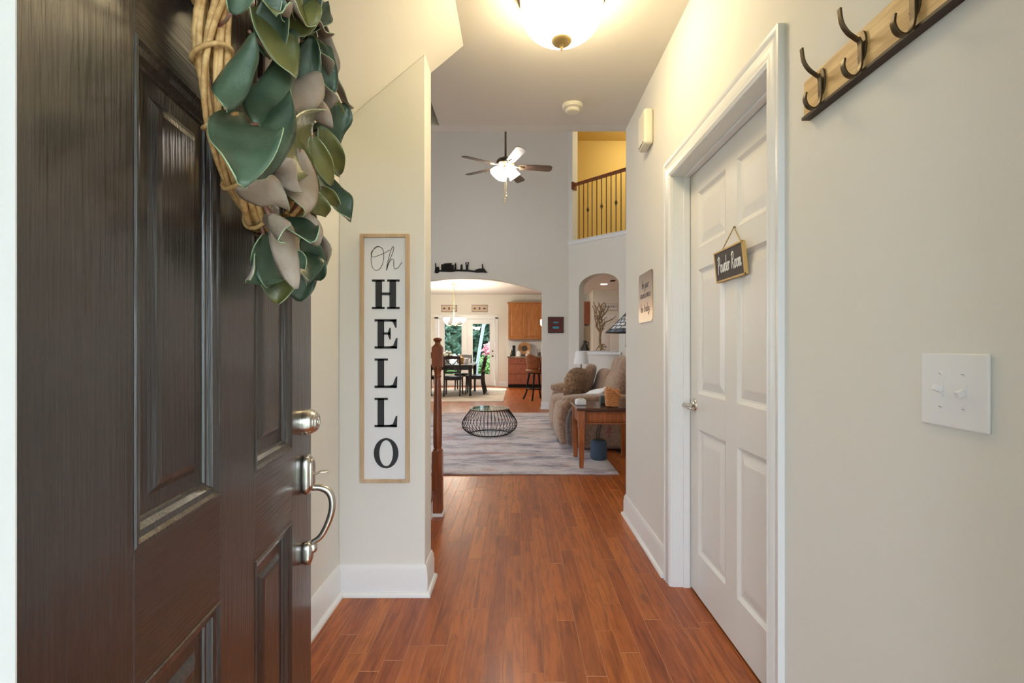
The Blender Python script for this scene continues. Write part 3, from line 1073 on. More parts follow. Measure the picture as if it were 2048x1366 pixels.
# ================================================================== WREATH
WXc, WZc, WR = 0.914 - 0.44, 1.64 - 0.012, 0.220
wr = thing('magnolia_wreath', 'vine wreath with curled green magnolia leaves on the black door', 'wreath')
wr.matrix_world = Matrix.Translation((HX, HY, 0.012)) @ Matrix.Rotation(R(90 + TH), 4, 'Z') @ Matrix.Translation((WXc, 0, WZc - 0.33))
CZ = 0.33
rnd = random.Random(11)
for k in range(12):
    a0 = 2 * PI * k / 12
    pts = []
    rad = 0.011 + 0.007 * (k % 3) / 2
    ph = rnd.uniform(0, 6)
    for i in range(64):
        th = 2 * PI * i / 64
        tw = a0 + th * 2.0 + 0.35 * math.sin(th * 3 + ph)
        r_ = WR + rad * math.cos(tw) * 1.05
        y_ = -0.045 + rad * math.sin(tw) * 1.05
        pts.append((r_ * math.cos(th), y_, CZ + r_ * math.sin(th)))
    MB().tube(pts, rnd.uniform(0.0040, 0.0054), 7, closed=True).build('vine', 'vine', wr, smooth=True)
for k in range(16):
    th = 2 * PI * k / 16 + 0.12
    pts = []
    for i in range(20):
        an = 2 * PI * i / 20
        r_ = WR + 0.025 * math.cos(an)
        y_ = -0.045 + 0.025 * math.sin(an)
        q = th + 0.05 * math.sin(an)
        pts.append((r_ * math.cos(q), y_, CZ + r_ * math.sin(q)))
    MB().tube(pts, 0.0035, 6, closed=True).build('tie', 'vine', wr, smooth=True)

def leaf(parent, base, direc, nrm, L, Wd, bend, cup, wave, ph, top='leaf_top', roll=0.0, name='leaf'):
    direc = Vector(direc).normalized()
    nrm = Vector(nrm)
    nrm = (nrm - direc * nrm.dot(direc)).normalized()
    side = nrm.cross(direc)
    NX, NY = 14, 8
    vs, fs = [], []
    # centre line bends in the direc/nrm plane
    p = Vector(base)
    ang = 0.0
    for i in range(NX + 1):
        t = i / NX
        d = direc * math.cos(ang) - nrm * math.sin(ang)
        nn = nrm * math.cos(ang) + direc * math.sin(ang)
        wd = Wd * 0.5 * (math.sin(PI * min(1, t * 0.96 + 0.02) ** 0.80) ** 0.72) + 0.0008
        rl = roll * t
        sd = side * math.cos(rl) + nn * math.sin(rl)
        n2 = nn * math.cos(rl) - side * math.sin(rl)
        for j in range(NY + 1):
            s_ = -1 + 2 * j / NY
            h = cup * wd * s_ * s_ + wave * Wd * s_ * abs(s_) * math.sin(2 * PI * (1.15 * t) + ph) + 0.35 * wave * Wd * s_ * s_ * math.sin(2 * PI * 2.1 * t + 2 * ph)
            c_ = 1.0 / math.sqrt(1 + (cup * abs(s_)) ** 2 * 0.8)
            vs.append(p + sd * (wd * s_ * c_) + n2 * h)
        p = p + d * (L / NX)
        ang += bend / NX
    for i in range(NX):
        for j in range(NY):
            a = i * (NY + 1) + j
            fs.append((a, a + 1, a + NY + 2, a + NY + 1))
    me = bpy.data.meshes.new(name)
    me.from_pydata([tuple(v) for v in vs], [], fs)
    me.update()
    # make sure the upper side looks along nrm
    if me.polygons[NX * NY // 2].normal.dot(nrm) < 0:
        me.flip_normals()
    for q in (top, 'leaf_under', 'leaf_edge'):
        me.materials.append(MATS[q])
    o = obj(name, me, None, parent, smooth=True)
    s = o.modifiers.new('thick', 'SOLIDIFY')
    s.thickness = 0.0016
    s.offset = 0
    s.material_offset = 1
    s.material_offset_rim = 2
    return o

def wreath_leaf(th, r, y, d, n_, L, Wd, bend, cup, wave, ph, top, roll):
    er = Vector((math.cos(th), 0, math.sin(th)))
    base = Vector((0, y, CZ)) + er * r
    d = Vector(d)
    o = leaf(wr, base, d, n_, L, Wd, bend, cup, wave, ph, top, roll)
    q = MB().tube(smoothpts([base - er * 0.02 + Vector((0, 0.03, 0)), base - d.normalized() * 0.02, base + d.normalized() * 0.004], 3), 0.0028, 6)
    q.build('leaf_stem', 'stem_pink', wr, smooth=True)
    return o
# three rings of leaves, all swept round the wreath, tips outward and forward
for ringi, (cnt, rr_, yy, out, fwd, Ls) in enumerate(((20, WR - 0.030, -0.072, 0.0, 0.45, 0.122), (25, WR + 0.008, -0.075, 0.40, 0.50, 0.130), (24, WR + 0.030, -0.050, 0.85, 0.15, 0.115), (18, WR - 0.005, -0.088, 0.15, 0.35, 0.115))):
    for k in range(cnt):
        th = 2 * PI * (k + 0.5 * (ringi % 2)) / cnt + rnd.uniform(-0.08, 0.08)
        bare = math.cos(th) < -0.35      # the hinge side keeps its outer vine bare
        if bare and ringi == 2:
            continue
        if ringi in (0, 3) and math.sin(th) < 0.55:
            continue
        if ringi == 1 and math.sin(th) < 0.55 and (k % 2 or bare):
            continue
        er = Vector((math.cos(th), 0, math.sin(th)))
        et = Vector((-math.sin(th), 0, math.cos(th)))
        o_ = out if not bare else -0.35
        sg_ = (-1 if et.z > 0 else 1) * (1 if rnd.random() < 0.62 else -1)
        d = et * sg_ * rnd.uniform(0.45, 0.95) + er * (o_ * 0.8 + rnd.uniform(-0.2, 0.2)) + Vector((0, -1, 0)) * (fwd * 0.8 + rnd.uniform(-0.2, 0.2))
        if rnd.random() < 0.66:
            n_ = Vector((-1.0, -0.8, 0.3))
        else:
            n_ = Vector((0.7, -0.7, 0.4))
        n_ += Vector((rnd.uniform(-.35, .35), rnd.uniform(-.35, .35), rnd.uniform(-.35, .35)))
        wreath_leaf(th, rr_ - (0.015 if bare else 0), yy + rnd.uniform(-0.012, 0.012), d, n_,
                    Ls * rnd.uniform(0.9, 1.15), rnd.uniform(0.064, 0.082), rnd.uniform(-0.3, 0.7), rnd.uniform(0.10, 0.55), rnd.uniform(0.08, 0.18), rnd.uniform(0, 6.28),
                    'leaf_top' if rnd.random() < 0.75 else 'leaf_top_olive', rnd.uniform(-0.5, 0.5))
# the big leaves that hang at the front, one by one
WLI = wr.matrix_world.inverted()
CAML = WLI @ Vector((0, 0, CH))
def on_plane(u, v, d):
    """point of the leaf layer d in front of the door, wreath space"""
    q = WLI @ pt(u, v, 1.0)
    k = (-d - CAML.y) / (q.y - CAML.y)
    return CAML + (q - CAML) * k
def front_leaf(bx, by, tx, ty, wpx, face, tilt, roll, bend, cup, wave, ph, top='leaf_top', d0=0.085, d1=0.11):
    b = on_plane(370 + bx / 2.354, by / 2.354, d0)
    t = on_plane(370 + tx / 2.354, ty / 2.354, d1)
    L = (t - b).length
    px = math.hypot(tx - bx, ty - by)
    dirv = (t - b).normalized()
    view = (CAML - (b + t) / 2).normalized()
    n_ = (view - dirv * view.dot(dirv)).normalized()
    n_ = Matrix.Rotation(R(tilt), 3, dirv) @ n_
    # start the bend so that base and tip stay where they are
    n_ = n_ * face
    dirv = (dirv * math.cos(bend / 2) + n_ * math.sin(bend / 2))
    leaf(wr, b, dirv, n_, L * 1.06, min(0.095, L * wpx / px), bend, cup, wave, ph, top, R(roll))
    anchor = Vector((b.x, 0, b.z - CZ))
    anchor = anchor.normalized() * WR + Vector((0, -0.05, CZ)) if anchor.length > 0.01 else b
    e = b + (anchor - b) * min(1.0, 0.05 / max(0.05, (anchor - b).length))
    MB().tube([tuple(e), tuple((b + e) / 2 + Vector((0, -0.004, 0))), tuple(b)], 0.0026, 6).build('leaf_stem', 'stem_pink', wr, smooth=True)
for a in (
    (400, 275, 440, -40, 165, 1, -20, 25, 0.4, 0.35, 0.06, 0.3),
    (215, 60, 300, -160, 110, 1, 15, -20, 0.5, 0.4, 0.08, 1.0),
    (190, 510, 320, 170, 130, -1, 25, -95, 0.5, 0.45, 0.10, 2.0),
    (318, 592, 262, 868, 165, 1, 15, -15, 0.6, 0.40, 0.10, 4.2),
    (345, 585, 505, 150, 150, -1, 20, -90, 0.5, 0.55, 0.10, 0.5),
    (325, 835, 490, 445, 160, -1, 30, -95, 0.4, 0.5, 0.10, 3.0, 'leaf_top', 0.095, 0.12),
    (330, 850, 605, 535, 130, 1, 30, 40, 0.3, 0.3, 0.10, 1.5, 'leaf_top_olive', 0.075, 0.09),
    (560, 470, 600, 185, 130, 1, -10, 20, 0.5, 0.35, 0.08, 5.0),
    (500, 505, 620, 325, 120, -1, 20, -80, 0.4, 0.5, 0.10, 2.5, 'leaf_top', 0.09, 0.115),
    (295, 880, 480, 985, 150, -1, 5, 50, 0.5, 0.45, 0.16, 0.8, 'leaf_top', 0.10, 0.13),
    (545, 700, 565, 975, 150, -1, -10, -35, 0.5, 0.45, 0.10, 3.8, 'leaf_top', 0.105, 0.13),
    (395, 1010, 440, 1130, 95, -1, 20, 60, 0.6, 0.6, 0.12, 1.2, 'leaf_top', 0.10, 0.12),
    (430, 1015, 520, 1345, 135, -1, 10, -40, 0.4, 0.5, 0.12, 2.2, 'leaf_top', 0.10, 0.115),
    (560, 1010, 625, 1150, 120, -1, -15, 30, 0.5, 0.4, 0.10, 0.2, 'leaf_top', 0.11, 0.13),
    (560, 1120, 625, 1310, 105, 1, -25, 20, 0.4, 0.4, 0.10, 1.7, 'leaf_top', 0.09, 0.10),
    (520, 1180, 560, 1262, 70, 1, 10, 20, 0.4, 0.3, 0.10, 1.7, 'leaf_top', 0.115, 0.125),
    (560, 900, 660, 1010, 85, 1, -20, 30, 0.6, 0.4, 0.12, 2.7, 'leaf_top_olive', 0.10, 0.125),
    (600, 470, 690, 600, 90, -1, -30, 60, 0.5, 0.5, 0.12, 0.0, 'leaf_top_olive', 0.10, 0.12),
    (620, 420, 705, 560, 90, 1, -30, 30, 0.5, 0.4, 0.12, 2.0, 'leaf_top_olive', 0.085, 0.10),
    (630, 600, 725, 810, 100, 1, -20, 30, 0.5, 0.4, 0.10, 4.0, 'leaf_top_olive', 0.105, 0.125),
    (600, 640, 690, 860, 95, 1, 10, -30, 0.5, 0.4, 0.10, 5.2, 'leaf_top_olive', 0.115, 0.135),
    (560, 160, 650, 20, 110, 1, -20, 25, 0.6, 0.4, 0.10, 3.1),
    (480, 150, 560, -30, 120, 1, 20, -25, 0.4, 0.4, 0.10, 0.1, 'leaf_top_olive', 0.095, 0.11),
    (590, 190, 660, 330, 100, 1, -35, 25, 0.5, 0.4, 0.10, 1.1, 'leaf_top', 0.09, 0.105),
    (440, 780, 545, 900, 110, -1, 40, -100, 0.5, 0.6, 0.12, 4.4, 'leaf_top', 0.11, 0.125),
    (640, 880, 715, 965, 60, 1, 0, 30, 0.5, 0.4, 0.12, 2.7, 'leaf_top_olive', 0.11, 0.13),
):
    front_leaf(*a)
# plastic hook that holds the wreath to the door
mb = MB()
mb.tube(smoothpts([(-0.01, -0.002, 0.165), (-0.01, -0.010, 0.155), (-0.012, -0.016, 0.125), (-0.012, -0.024, 0.118)], 4), 0.005, 8)
mb.build('hook', 'plastic_white', wr, smooth=True)

# ================================================================== HELLO SIGN
hx0, hx1, hz0, hz1 = -0.755, -0.520, 0.548, 1.742
sg = thing('hello_sign', 'tall white welcome sign reading Oh HELLO in pale wood frame', 'sign', ((hx0 + hx1) / 2, YS, hz0))
hwid, hhei = (hx1 - hx0) / 2, hz1 - hz0
mb = MB()
mb.box(-hwid + 0.015, hwid - 0.015, -0.012, -0.001, 0.015, hhei - 0.015)
mb.build('board', 'board_white', sg)
for (a, b2, c1, c2) in ((-hwid, -hwid + 0.017, 0, hhei), (hwid - 0.017, hwid, 0, hhei), (-hwid + 0.017, hwid - 0.017, 0, 0.016), (-hwid + 0.017, hwid - 0.017, hhei - 0.016, hhei)):
    mb = MB()
    mb.box(a, b2, -0.026, -0.001, c1, c2)
    mb.build('frame_side', 'pale_wood', sg, bevel=0.0015)
ux, uz = 0.235 / 258, hhei / 1263
def LX(x):
    return (x - 171) * ux
def LZ(y):
    return hhei - (y - 45) * uz
def lbox(mb, x0, x1, y0, y1):
    mb.box(LX(x0), LX(x1), -0.0145, -0.0118, LZ(y1), LZ(y0))
def lpoly(mb, pts):
    mb.prism([(LX(a), LZ(b)) for a, b in pts], lambda a, b, d: (a, d, b), -0.0145, -0.0118)
def letter_H(y):
    mb = MB()
    lbox(mb, 121, 155, y + 4, y + 146); lbox(mb, 195, 229, y + 4, y + 146)
    lbox(mb, 102, 169, y, y + 11); lbox(mb, 182, 248, y, y + 11)
    lbox(mb, 102, 169, y + 139, y + 150); lbox(mb, 182, 248, y + 139, y + 150)
    lbox(mb, 150, 200, y + 66, y + 80)
    return mb
def letter_E(y):
    mb = MB()
    lbox(mb, 132, 166, y + 4, y + 146)
    lbox(mb, 116, 232, y, y + 12); lbox(mb, 116, 232, y + 138, y + 150)
    lpoly(mb, [(232, y), (232, y + 44), (226, y + 44), (212, y + 14), (185, y + 8)])
    lpoly(mb, [(235, y + 150), (237, y + 96), (230, y + 96), (214, y + 134), (180, y + 142)])
    lbox(mb, 160, 200, y + 67, y + 79)
    lpoly(mb, [(201, y + 44), (201, y + 103), (195, y + 103), (186, y + 80), (186, y + 67), (195, y + 44)])
    return mb
def letter_L(y):
    mb = MB()
    lbox(mb, 132, 166, y + 4, y + 146)
    lbox(mb, 116, 186, y, y + 11); lbox(mb, 116, 232, y + 138, y + 150)
    lpoly(mb, [(234, y + 150), (236, y + 92), (229, y + 92), (212, y + 134), (180, y + 142)])
    return mb
def letter_O(y):
    mb = MB()
    n = 40
    cxx, cyy = 177, y + 76
    for i in range(n):
        a, b2 = 2 * PI * i / n, 2 * PI * (i + 1) / n
        q = lambda t, rx, ry: (cxx + rx * math.cos(t), cyy + ry * math.sin(t))
        lpoly(mb, [q(a, 36, 66), q(a, 65, 77), q(b2, 65, 77), q(b2, 36, 66)])
    return mb
for fn_, y in ((letter_H, 275), (letter_E, 477), (letter_L, 677), (letter_L, 877), (letter_O, 1083)):
    fn_(y).build('letter', 'charcoal', sg)
for pts in ([(158, 118), (130, 106), (106, 128), (97, 170), (104, 212), (126, 229), (150, 212), (164, 168), (160, 124), (140, 108), (112, 120), (97, 142), (104, 160), (130, 155), (168, 140), (196, 124)],
            [(178, 228), (184, 190), (197, 140), (210, 110), (217, 112), (211, 140), (190, 185), (180, 222), (180, 226), (190, 195), (205, 172), (217, 178), (217, 202), (222, 221), (238, 216), (252, 198), (261, 186)]):
    ps = smoothpts([(LX(a), -0.0128, LZ(b)) for a, b in pts], 6)
    MB().tube(ps, 0.0013, 6).build('letter', 'charcoal', sg)

# ================================================================== COAT RACK
cr_ = thing('coat_rack', 'wooden coat rack board with bronze double hooks on the wall', 'coat rack', (XR, 1.27, 1.80))
mb = MB()
mb.box(-0.019, -0.0005, -0.86, 0, 0.0, 0.097)
mb.build('board', 'rack_wood', cr_, bevel=0.004, seg=2)
mb = MB()
mb.box(-0.0235, -0.0005, -0.86, 0.001, -0.004, 0.004)
mb.build('edge_strip', 'dark_wood_edge', cr_, bevel=0.001)
def strap(mb, path, w2, th):
    """flat strap swept in the x-z plane, width along y"""
    P = [Vector((a, 0, b)) for a, b in path]
    vs, fs = [], []
    m = len(P)
    for i, p in enumerate(P):
        t_ = (P[min(i + 1, m - 1)] - P[max(i - 1, 0)]).normalized()
        n_ = Vector((-t_.z, 0, t_.x)) * th
        k = w2[i] if isinstance(w2, list) else w2
        for sy, sn in ((-1, -1), (1, -1), (1, 1), (-1, 1)):
            vs.append(p + n_ * sn + Vector((0, sy * k, 0)))
    for i in range(m - 1):
        for k in range(4):
            k2 = (k + 1) % 4
            fs.append((i * 4 + k, i * 4 + k2, i * 4 + 4 + k2, i * 4 + 4 + k))
    fs += [(3, 2, 1, 0), ((m - 1) * 4, (m - 1) * 4 + 1, (m - 1) * 4 + 2, (m - 1) * 4 + 3)]
    mb.add(vs, fs)
hook0 = None
for k in range(5):
    yk = -0.082 - 0.1395 * k
    if hook0 is None:
        mb = MB()
        mb.prism([(0.013 * math.cos(2 * PI * i / 20), 0.055 + 0.032 * math.sin(2 * PI * i / 20)) for i in range(20)], lambda a, b, d: (d, a, b), -0.0235, -0.019)
        hook0 = mb.build('hook', 'bronze', cr_, bevel=0.001)
        hook0.location = (0, yk, 0)
        mb = MB()
        up = smoothpts([(-0.026, 0.020), (-0.0265, 0.045), (-0.028, 0.066), (-0.040, 0.074), (-0.056, 0.088), (-0.068, 0.108), (-0.074, 0.135)] if False else [(-0.0255, 0, 0.018), (-0.026, 0, 0.045), (-0.0275, 0, 0.063), (-0.037, 0, 0.071), (-0.054, 0, 0.084), (-0.067, 0, 0.105), (-0.072, 0, 0.136)], 6)
        strap(mb, [(p.x, p.z) for p in up], [0.0065] * 13 + [0.0055] * (len(up) - 13), 0.0022)
        mb.build('upper_prong', 'bronze', hook0, bevel=0.0008, smooth='auto')
        mb = MB()
        dn = smoothpts([(-0.0255, 0, 0.030), (-0.026, 0, 0.012), (-0.031, 0, -0.004), (-0.043, 0, -0.013), (-0.057, 0, -0.007), (-0.064, 0, 0.009), (-0.062, 0, 0.026)], 6)
        strap(mb, [(p.x, p.z) for p in dn], 0.0060, 0.0022)
        mb.build('lower_prong', 'bronze', hook0, bevel=0.0008, smooth='auto')
        mb = MB()
        mb.sup((-0.0245, 0.0075, 0.075), (0.002, 0.004, 0.004), 1, 10, 6)
        mb.sup((-0.0245, 0.0075, 0.035), (0.002, 0.004, 0.004), 1, 10, 6)
        mb.build('screw', 'bronze', hook0, smooth=True)
    else:
        c = copy_tree(hook0, cr_)
        c.location = (0, yk, 0)

# ================================================================== SWITCH PLATE
ysw0, ysw1 = XR * F / (1985 - U0), XR * F / (1848 - U0)
zsw1 = CH + (H0 - 706) * ysw1 / F
zsw0 = CH + (H0 - 845) * ysw1 / F
sp_ = thing('light_switch', 'white double toggle light switch plate on the right wall', 'light switch', (XR, (ysw0 + ysw1) / 2, (zsw0 + zsw1) / 2))
hw_, hz_ = (ysw1 - ysw0) / 2, (zsw1 - zsw0) / 2
mb = MB()
mb.prism([(-hw_, -hz_), (hw_, -hz_), (hw_, hz_), (-hw_, hz_)], lambda a, b, d: (d, a, b), -0.0065, 0.0)
mb.build('plate', 'plastic_white', sp_, bevel=0.0045, seg=3)
for sgn, tilt in ((1, 1), (-1, -1)):
    y = sgn * 0.0225
    mb = MB()
    mb.box(-0.0072, -0.0062, y - 0.0055, y + 0.0055, -0.0125, 0.0125)
    tg = mb.build('toggle', 'plastic_white', sp_)
    mb = MB(Matrix.Translation((-0.0068, y, 0)) @ Matrix.Rotation(R(24 * tilt), 4, 'Y'))
    mb.prism([(-0.0045, -0.0055), (0.0045, -0.0055), (0.0038, 0.0055), (-0.0038, 0.0055)], lambda a, b, d: (d, a, b), -0.014, 0.0)
    mb.build('lever', 'plastic_white', tg, bevel=0.001)
    for zz in (-0.030, 0.030):
        mb = MB()
        mb.lathe([(0.0, -0.0085), (0.0024, -0.0083), (0.0034, -0.0068), (0.0034, -0.006)], (0, y, zz), 12, 'x')
        s = mb.build('screw', 'plastic_white', sp_, smooth='auto')
        mb = MB()
        mb.box(-0.0088, -0.0083, y - 0.0022, y + 0.0022, zz - 0.0004, zz + 0.0004)
        mb.build('slot', 'recess_dark', s)

# ================================================================== DOOR CHIME, SUNSET SIGN, POWDER SIGN
ch_ = thing('door_chime', 'cream door chime box high on the right wall', 'door chime', (XR, 2.80, 2.36))
mb = MB()
mb.prism([(-0.070, 0.0), (0.075, 0.0), (0.075, 0.205), (-0.070, 0.205)], lambda a, b, d: (d, a, b), -0.055, -0.0005)
mb.build('cover', 'plastic_cream', ch_, bevel=0.016, seg=4, smooth='auto')
mb = MB()
for i in range(4):
    mb.box(-0.0562, -0.0548, -0.048 + i * 0.028, -0.034 + i * 0.028, 0.012, 0.020)
mb.build('grille_slot', 'recess_dark', ch_)

ss = thing('sunset_sign', 'small sunset metal sign with dark script on the right wall', 'sign', (XR, 2.892, 1.352))
mb = MB()
rc = 0.025
pl = []
for (cy, cz, a0) in ((0.152 - rc, 0.298 - rc, 0), (-0.152 + rc, 0.298 - rc, 90), (-0.152 + rc, rc, 180), (0.152 - rc, rc, 270)):
    for i in range(5):
        a = R(a0 + i * 22.5)
        pl.append((cy + rc * math.cos(a), cz + rc * math.sin(a)))
mb.prism(pl, lambda a, b, d: (d, a, b), -0.006, -0.0008)
mb.build('plate', 'sunset_print', ss)
for txt, size, z, w_ in (('be your', 0.052, 0.205, 0.15), ('awesome', 0.048, 0.147, 0.23), ('be today', 0.052, 0.062, 0.20)):
    m_, tw = script_text(txt, size, 0.0019, lambda x, y: (x, y, 0), 4, 4)
    k = w_ / tw
    mb = MB()
    mb.f = m_.f
    mb.v = [(-0.0062 - max(-0.0012, min(0.0012, v[2] * 0.5)), 0.0 + w_ / 2 - v[0] * k, z + v[1]) for v in m_.v]
    mb.build('lettering', 'ink', ss)

# powder room sign; hangs from a cord on the white door
Ytop0, Ytop1 = 2.040, 1.784
ps_ = thing('powder_room_sign', 'small chalkboard sign reading Powder Room hung by cord', 'sign', (XD, (Ytop0 + Ytop1) / 2, 1.470))
hw_ = 0.129
Mt = Matrix.Rotation(R(6), 4, 'Y')      # leans out at the top
def P3(a, b, d):          # a along view-right(= -Y), b up, d out of door
    q = Vector((-0.003 - d - 0.10 * b, -a, b))
    return q
mb = MB()
mb.prism([(-hw_, 0), (hw_, 0), (hw_, 0.126), (-hw_, 0.126)], P3, 0.0, 0.010)
mb.build('backing', 'sign_frame_wood', ps_)
mb = MB()
mb.prism([(-hw_ + 0.006, 0.006), (hw_ - 0.006, 0.006), (hw_ - 0.006, 0.120), (-hw_ + 0.006, 0.120)], P3, 0.010, 0.0115)
mb.build('board', 'chalkboard', ps_)
for (a, b2, c1, c2) in ((-hw_, -hw_ + 0.006, 0, 0.126), (hw_ - 0.006, hw_, 0, 0.126), (-hw_, hw_, 0, 0.006), (-hw_, hw_, 0.120, 0.126)):
    mb = MB()
    mb.prism([(a, c1), (b2, c1), (b2, c2), (a, c2)], P3, 0.010, 0.014)
    mb.build('frame_side', 'sign_frame_wood', ps_)
m_, tw = script_text('Powder Room', 0.062, 0.0031, lambda x, y: (x, y, 0), 5, 6)
k = 0.212 / tw
mb = MB()
mb.f = m_.f
mb.v = [tuple(P3(-0.106 + v[0] * k, 0.038 + v[1] + 0.0 * v[0], 0.0118 + max(0, v[2]) * 0.4)) for v in m_.v]
mb.build('lettering', 'chalk_white', ps_)
mb = MB()
mb.tube([P3(-0.082, 0.118, 0.004), P3(0.012, 0.203, -0.018), P3(0.105, 0.122, 0.004)], 0.0022, 7)
mb.build('cord', 'rope', ps_)
mb = MB()
mb.sup(P3(0.012, 0.203, -0.020), (0.006, 0.004, 0.004), 1, 10, 6)
mb.build('nail', 'bronze', ps_, smooth=True)

# ================================================================== CEILING LAMP, SMOKE DETECTOR
cl = thing('ceiling_lamp', 'glowing white bowl ceiling lamp with brass finial in hallway', 'ceiling lamp', (0.193, 2.10, ZC))
mb = MB()
mb.lathe([(0.0, -0.001), (0.195, -0.001), (0.197, -0.012), (0.195, -0.030), (0.184, -0.036), (0.0, -0.036)], (0, 0, 0), 48)
mb.build('rim', 'bronze', cl, smooth='auto')
mb = MB()
prof = [(0.181, -0.034), (0.181, -0.050), (0.180, -0.070), (0.176, -0.100)]
for i in range(1, 12):
    a = PI / 2 * i / 12
    prof.append((0.176 * math.cos(a), -0.100 - 0.118 * math.sin(a)))
prof.append((0.0, -0.218))
mb.lathe(prof, (0, 0, 0), 48)
mb.build('bowl', 'glow_foyer', cl, smooth='auto')
mb = MB()
mb.lathe([(0.0, -0.2185), (0.043, -0.2185), (0.045, -0.222), (0.040, -0.230), (0.024, -0.238), (0.010, -0.240), (0.005, -0.246), (0.007, -0.254), (0.003, -0.264), (0.0, -0.268)], (0, 0, 0), 28)
mb.build('finial', 'brushed_brass', cl, smooth='auto')

sd_ = thing('smoke_detector', 'round white smoke detector on the hallway ceiling', 'smoke detector', (0.355, 3.10, ZC))
mb = MB()
mb.lathe([(0.0, 0), (0.068, 0), (0.068, -0.012), (0.064, -0.022), (0.050, -0.026), (0.0, -0.026)], (0, 0, 0), 32)
mb.build('base', 'plastic_cream', sd_, smooth='auto')
mb = MB()
mb.lathe([(0.046, -0.026), (0.046, -0.034), (0.040, -0.043), (0.026, -0.046), (0.0, -0.046)], (0, 0, 0), 32)
mb.build('cap', 'plastic_cream', sd_, smooth='auto')

# ================================================================== STAIRS, NEWEL
NX_, NY_ = -0.571, 3.43
st = thing('stairs', 'stairs with white risers rising left behind the sign wall', 'stairs', (0, 0, 0), kind='structure')
for k in range(9):
    x1 = -0.600 - k * 0.26
    z0 = k * 0.187
    mb = MB()
    mb.box(x1 - 0.26, x1, 2.49, 3.37, 0, z0 + 0.160)
    mb.box(x1 - 0.26, x1 + 0.002, 3.37, 3.385, max(0, z0 - 0.0), z0 + 0.160)
    mb.build('riser', 'trim_white', st)
    mb = MB()
    mb.box(x1 - 0.26, x1 + 0.028, 2.49, 3.405, z0 + 0.160, z0 + 0.187)
    mb.build('tread', 'cherry_wood', st, bevel=0.008)
    mb = MB()
    mb.tube([(x1 + 0.008, 2.49, z0 + 0.152), (x1 + 0.008, 3.395, z0 + 0.152)], 0.009, 8)
    mb.build('cove_moulding', 'trim_white', st, smooth=True)
nw = thing('newel_post', 'turned brown wooden newel post at the foot of stairs', 'newel post', (NX_, NY_, 0))
mb = MB()
mb.box(-0.044, 0.044, -0.044, 0.044, 0, 0.016)
mb.box(-0.041, 0.041, -0.041, 0.041, 0.016, 0.024)
mb.build('base_moulding', 'trim_white', nw, bevel=0.006)
mb = MB()
mb.box(-0.036, 0.036, -0.036, 0.036, 0.024, 0.462)
mb.build('lower_block', 'cherry_wood', nw, bevel=0.003)
mb = MB()
mb.lathe([(0.034, 0.462), (0.034, 0.470), (0.028, 0.480), (0.031, 0.500), (0.0315, 0.60), (0.030, 0.75), (0.026, 0.90), (0.0225, 0.97), (0.0225, 0.985), (0.027, 0.990), (0.027, 0.998), (0.023, 1.003), (0.023, 1.02), (0.028, 1.035), (0.033, 1.05), (0.033, 1.06)], (0, 0, 0), 24)
mb.build('turning', 'cherry_wood', nw, smooth='auto')
mb = MB()
mb.box(-0.037, 0.037, -0.037, 0.037, 1.06, 1.205)
mb.build('upper_block', 'cherry_wood', nw, bevel=0.004)
mb = MB()
mb.lathe([(0.037, 1.205), (0.030, 1.214), (0.021, 1.222), (0.019, 1.232), (0.022, 1.242), (0.030, 1.250), (0.032, 1.255), (0.028, 1.262), (0.012, 1.268), (0.0, 1.270)], (0, 0, 0), 24)
mb.build('cap', 'cherry_wood', nw, smooth='auto')
rl_ = thing('stair_railing', 'brown handrail with dark iron balusters climbing the stairs', 'railing', (NX_, NY_, 0))
mb = MB()
mb.tube([(-0.042, 0, 1.13), (-2.3, 0, 1.12 + 2.27 * 0.72)], 0.028, 10)
mb.build('handrail', 'cherry_wood', rl_, smooth='auto')
for k in range(16):
    x = -0.17 - 0.13 * k
    zt = 1.12 - (x + 0.03) * 0.72
    zb = 0.187 * (int((-x - 0.029) / 0.26) + 1)
    mb = MB()
    mb.tube([(x, -0.035, zb), (x, -0.035, zt - 0.01)], 0.0065, 6)
    mb.build('baluster', 'black_metal', rl_)

# ================================================================== LIVING ROOM
# rug
rg = MB()
nx, ny = 40, 50
rx0, rx1, ry0, ry1 = -2.10, 0.955, 4.52, 8.78
vs, fs = [], []
for j in range(ny + 1):
    for i in range(nx + 1):
        x = rx0 + (rx1 - rx0) * i / nx
        y = ry0 + (ry1 - ry0) * j / ny
        wob = 0.010 * noise.noise((x * 1.6, 0, 0.3)) if j == 0 else 0
        vs.append((x, y + wob, 0.013 + 0.0012 * noise.noise((x * 5, y * 5, 0))))
for j in range(ny):
    for i in range(nx):
        a = j * (nx + 1) + i
        fs.append((a, a + 1, a + nx + 2, a + nx + 1))
rg.add(vs, fs)
o = rg.build('area_rug', 'rug_abstract', None, smooth=True)
s = o.modifiers.new('thick', 'SOLIDIFY')
s.thickness = 0.011
s.offset = -1
tag(o, 'large abstract pale grey, mauve and rust living room rug', 'rug')

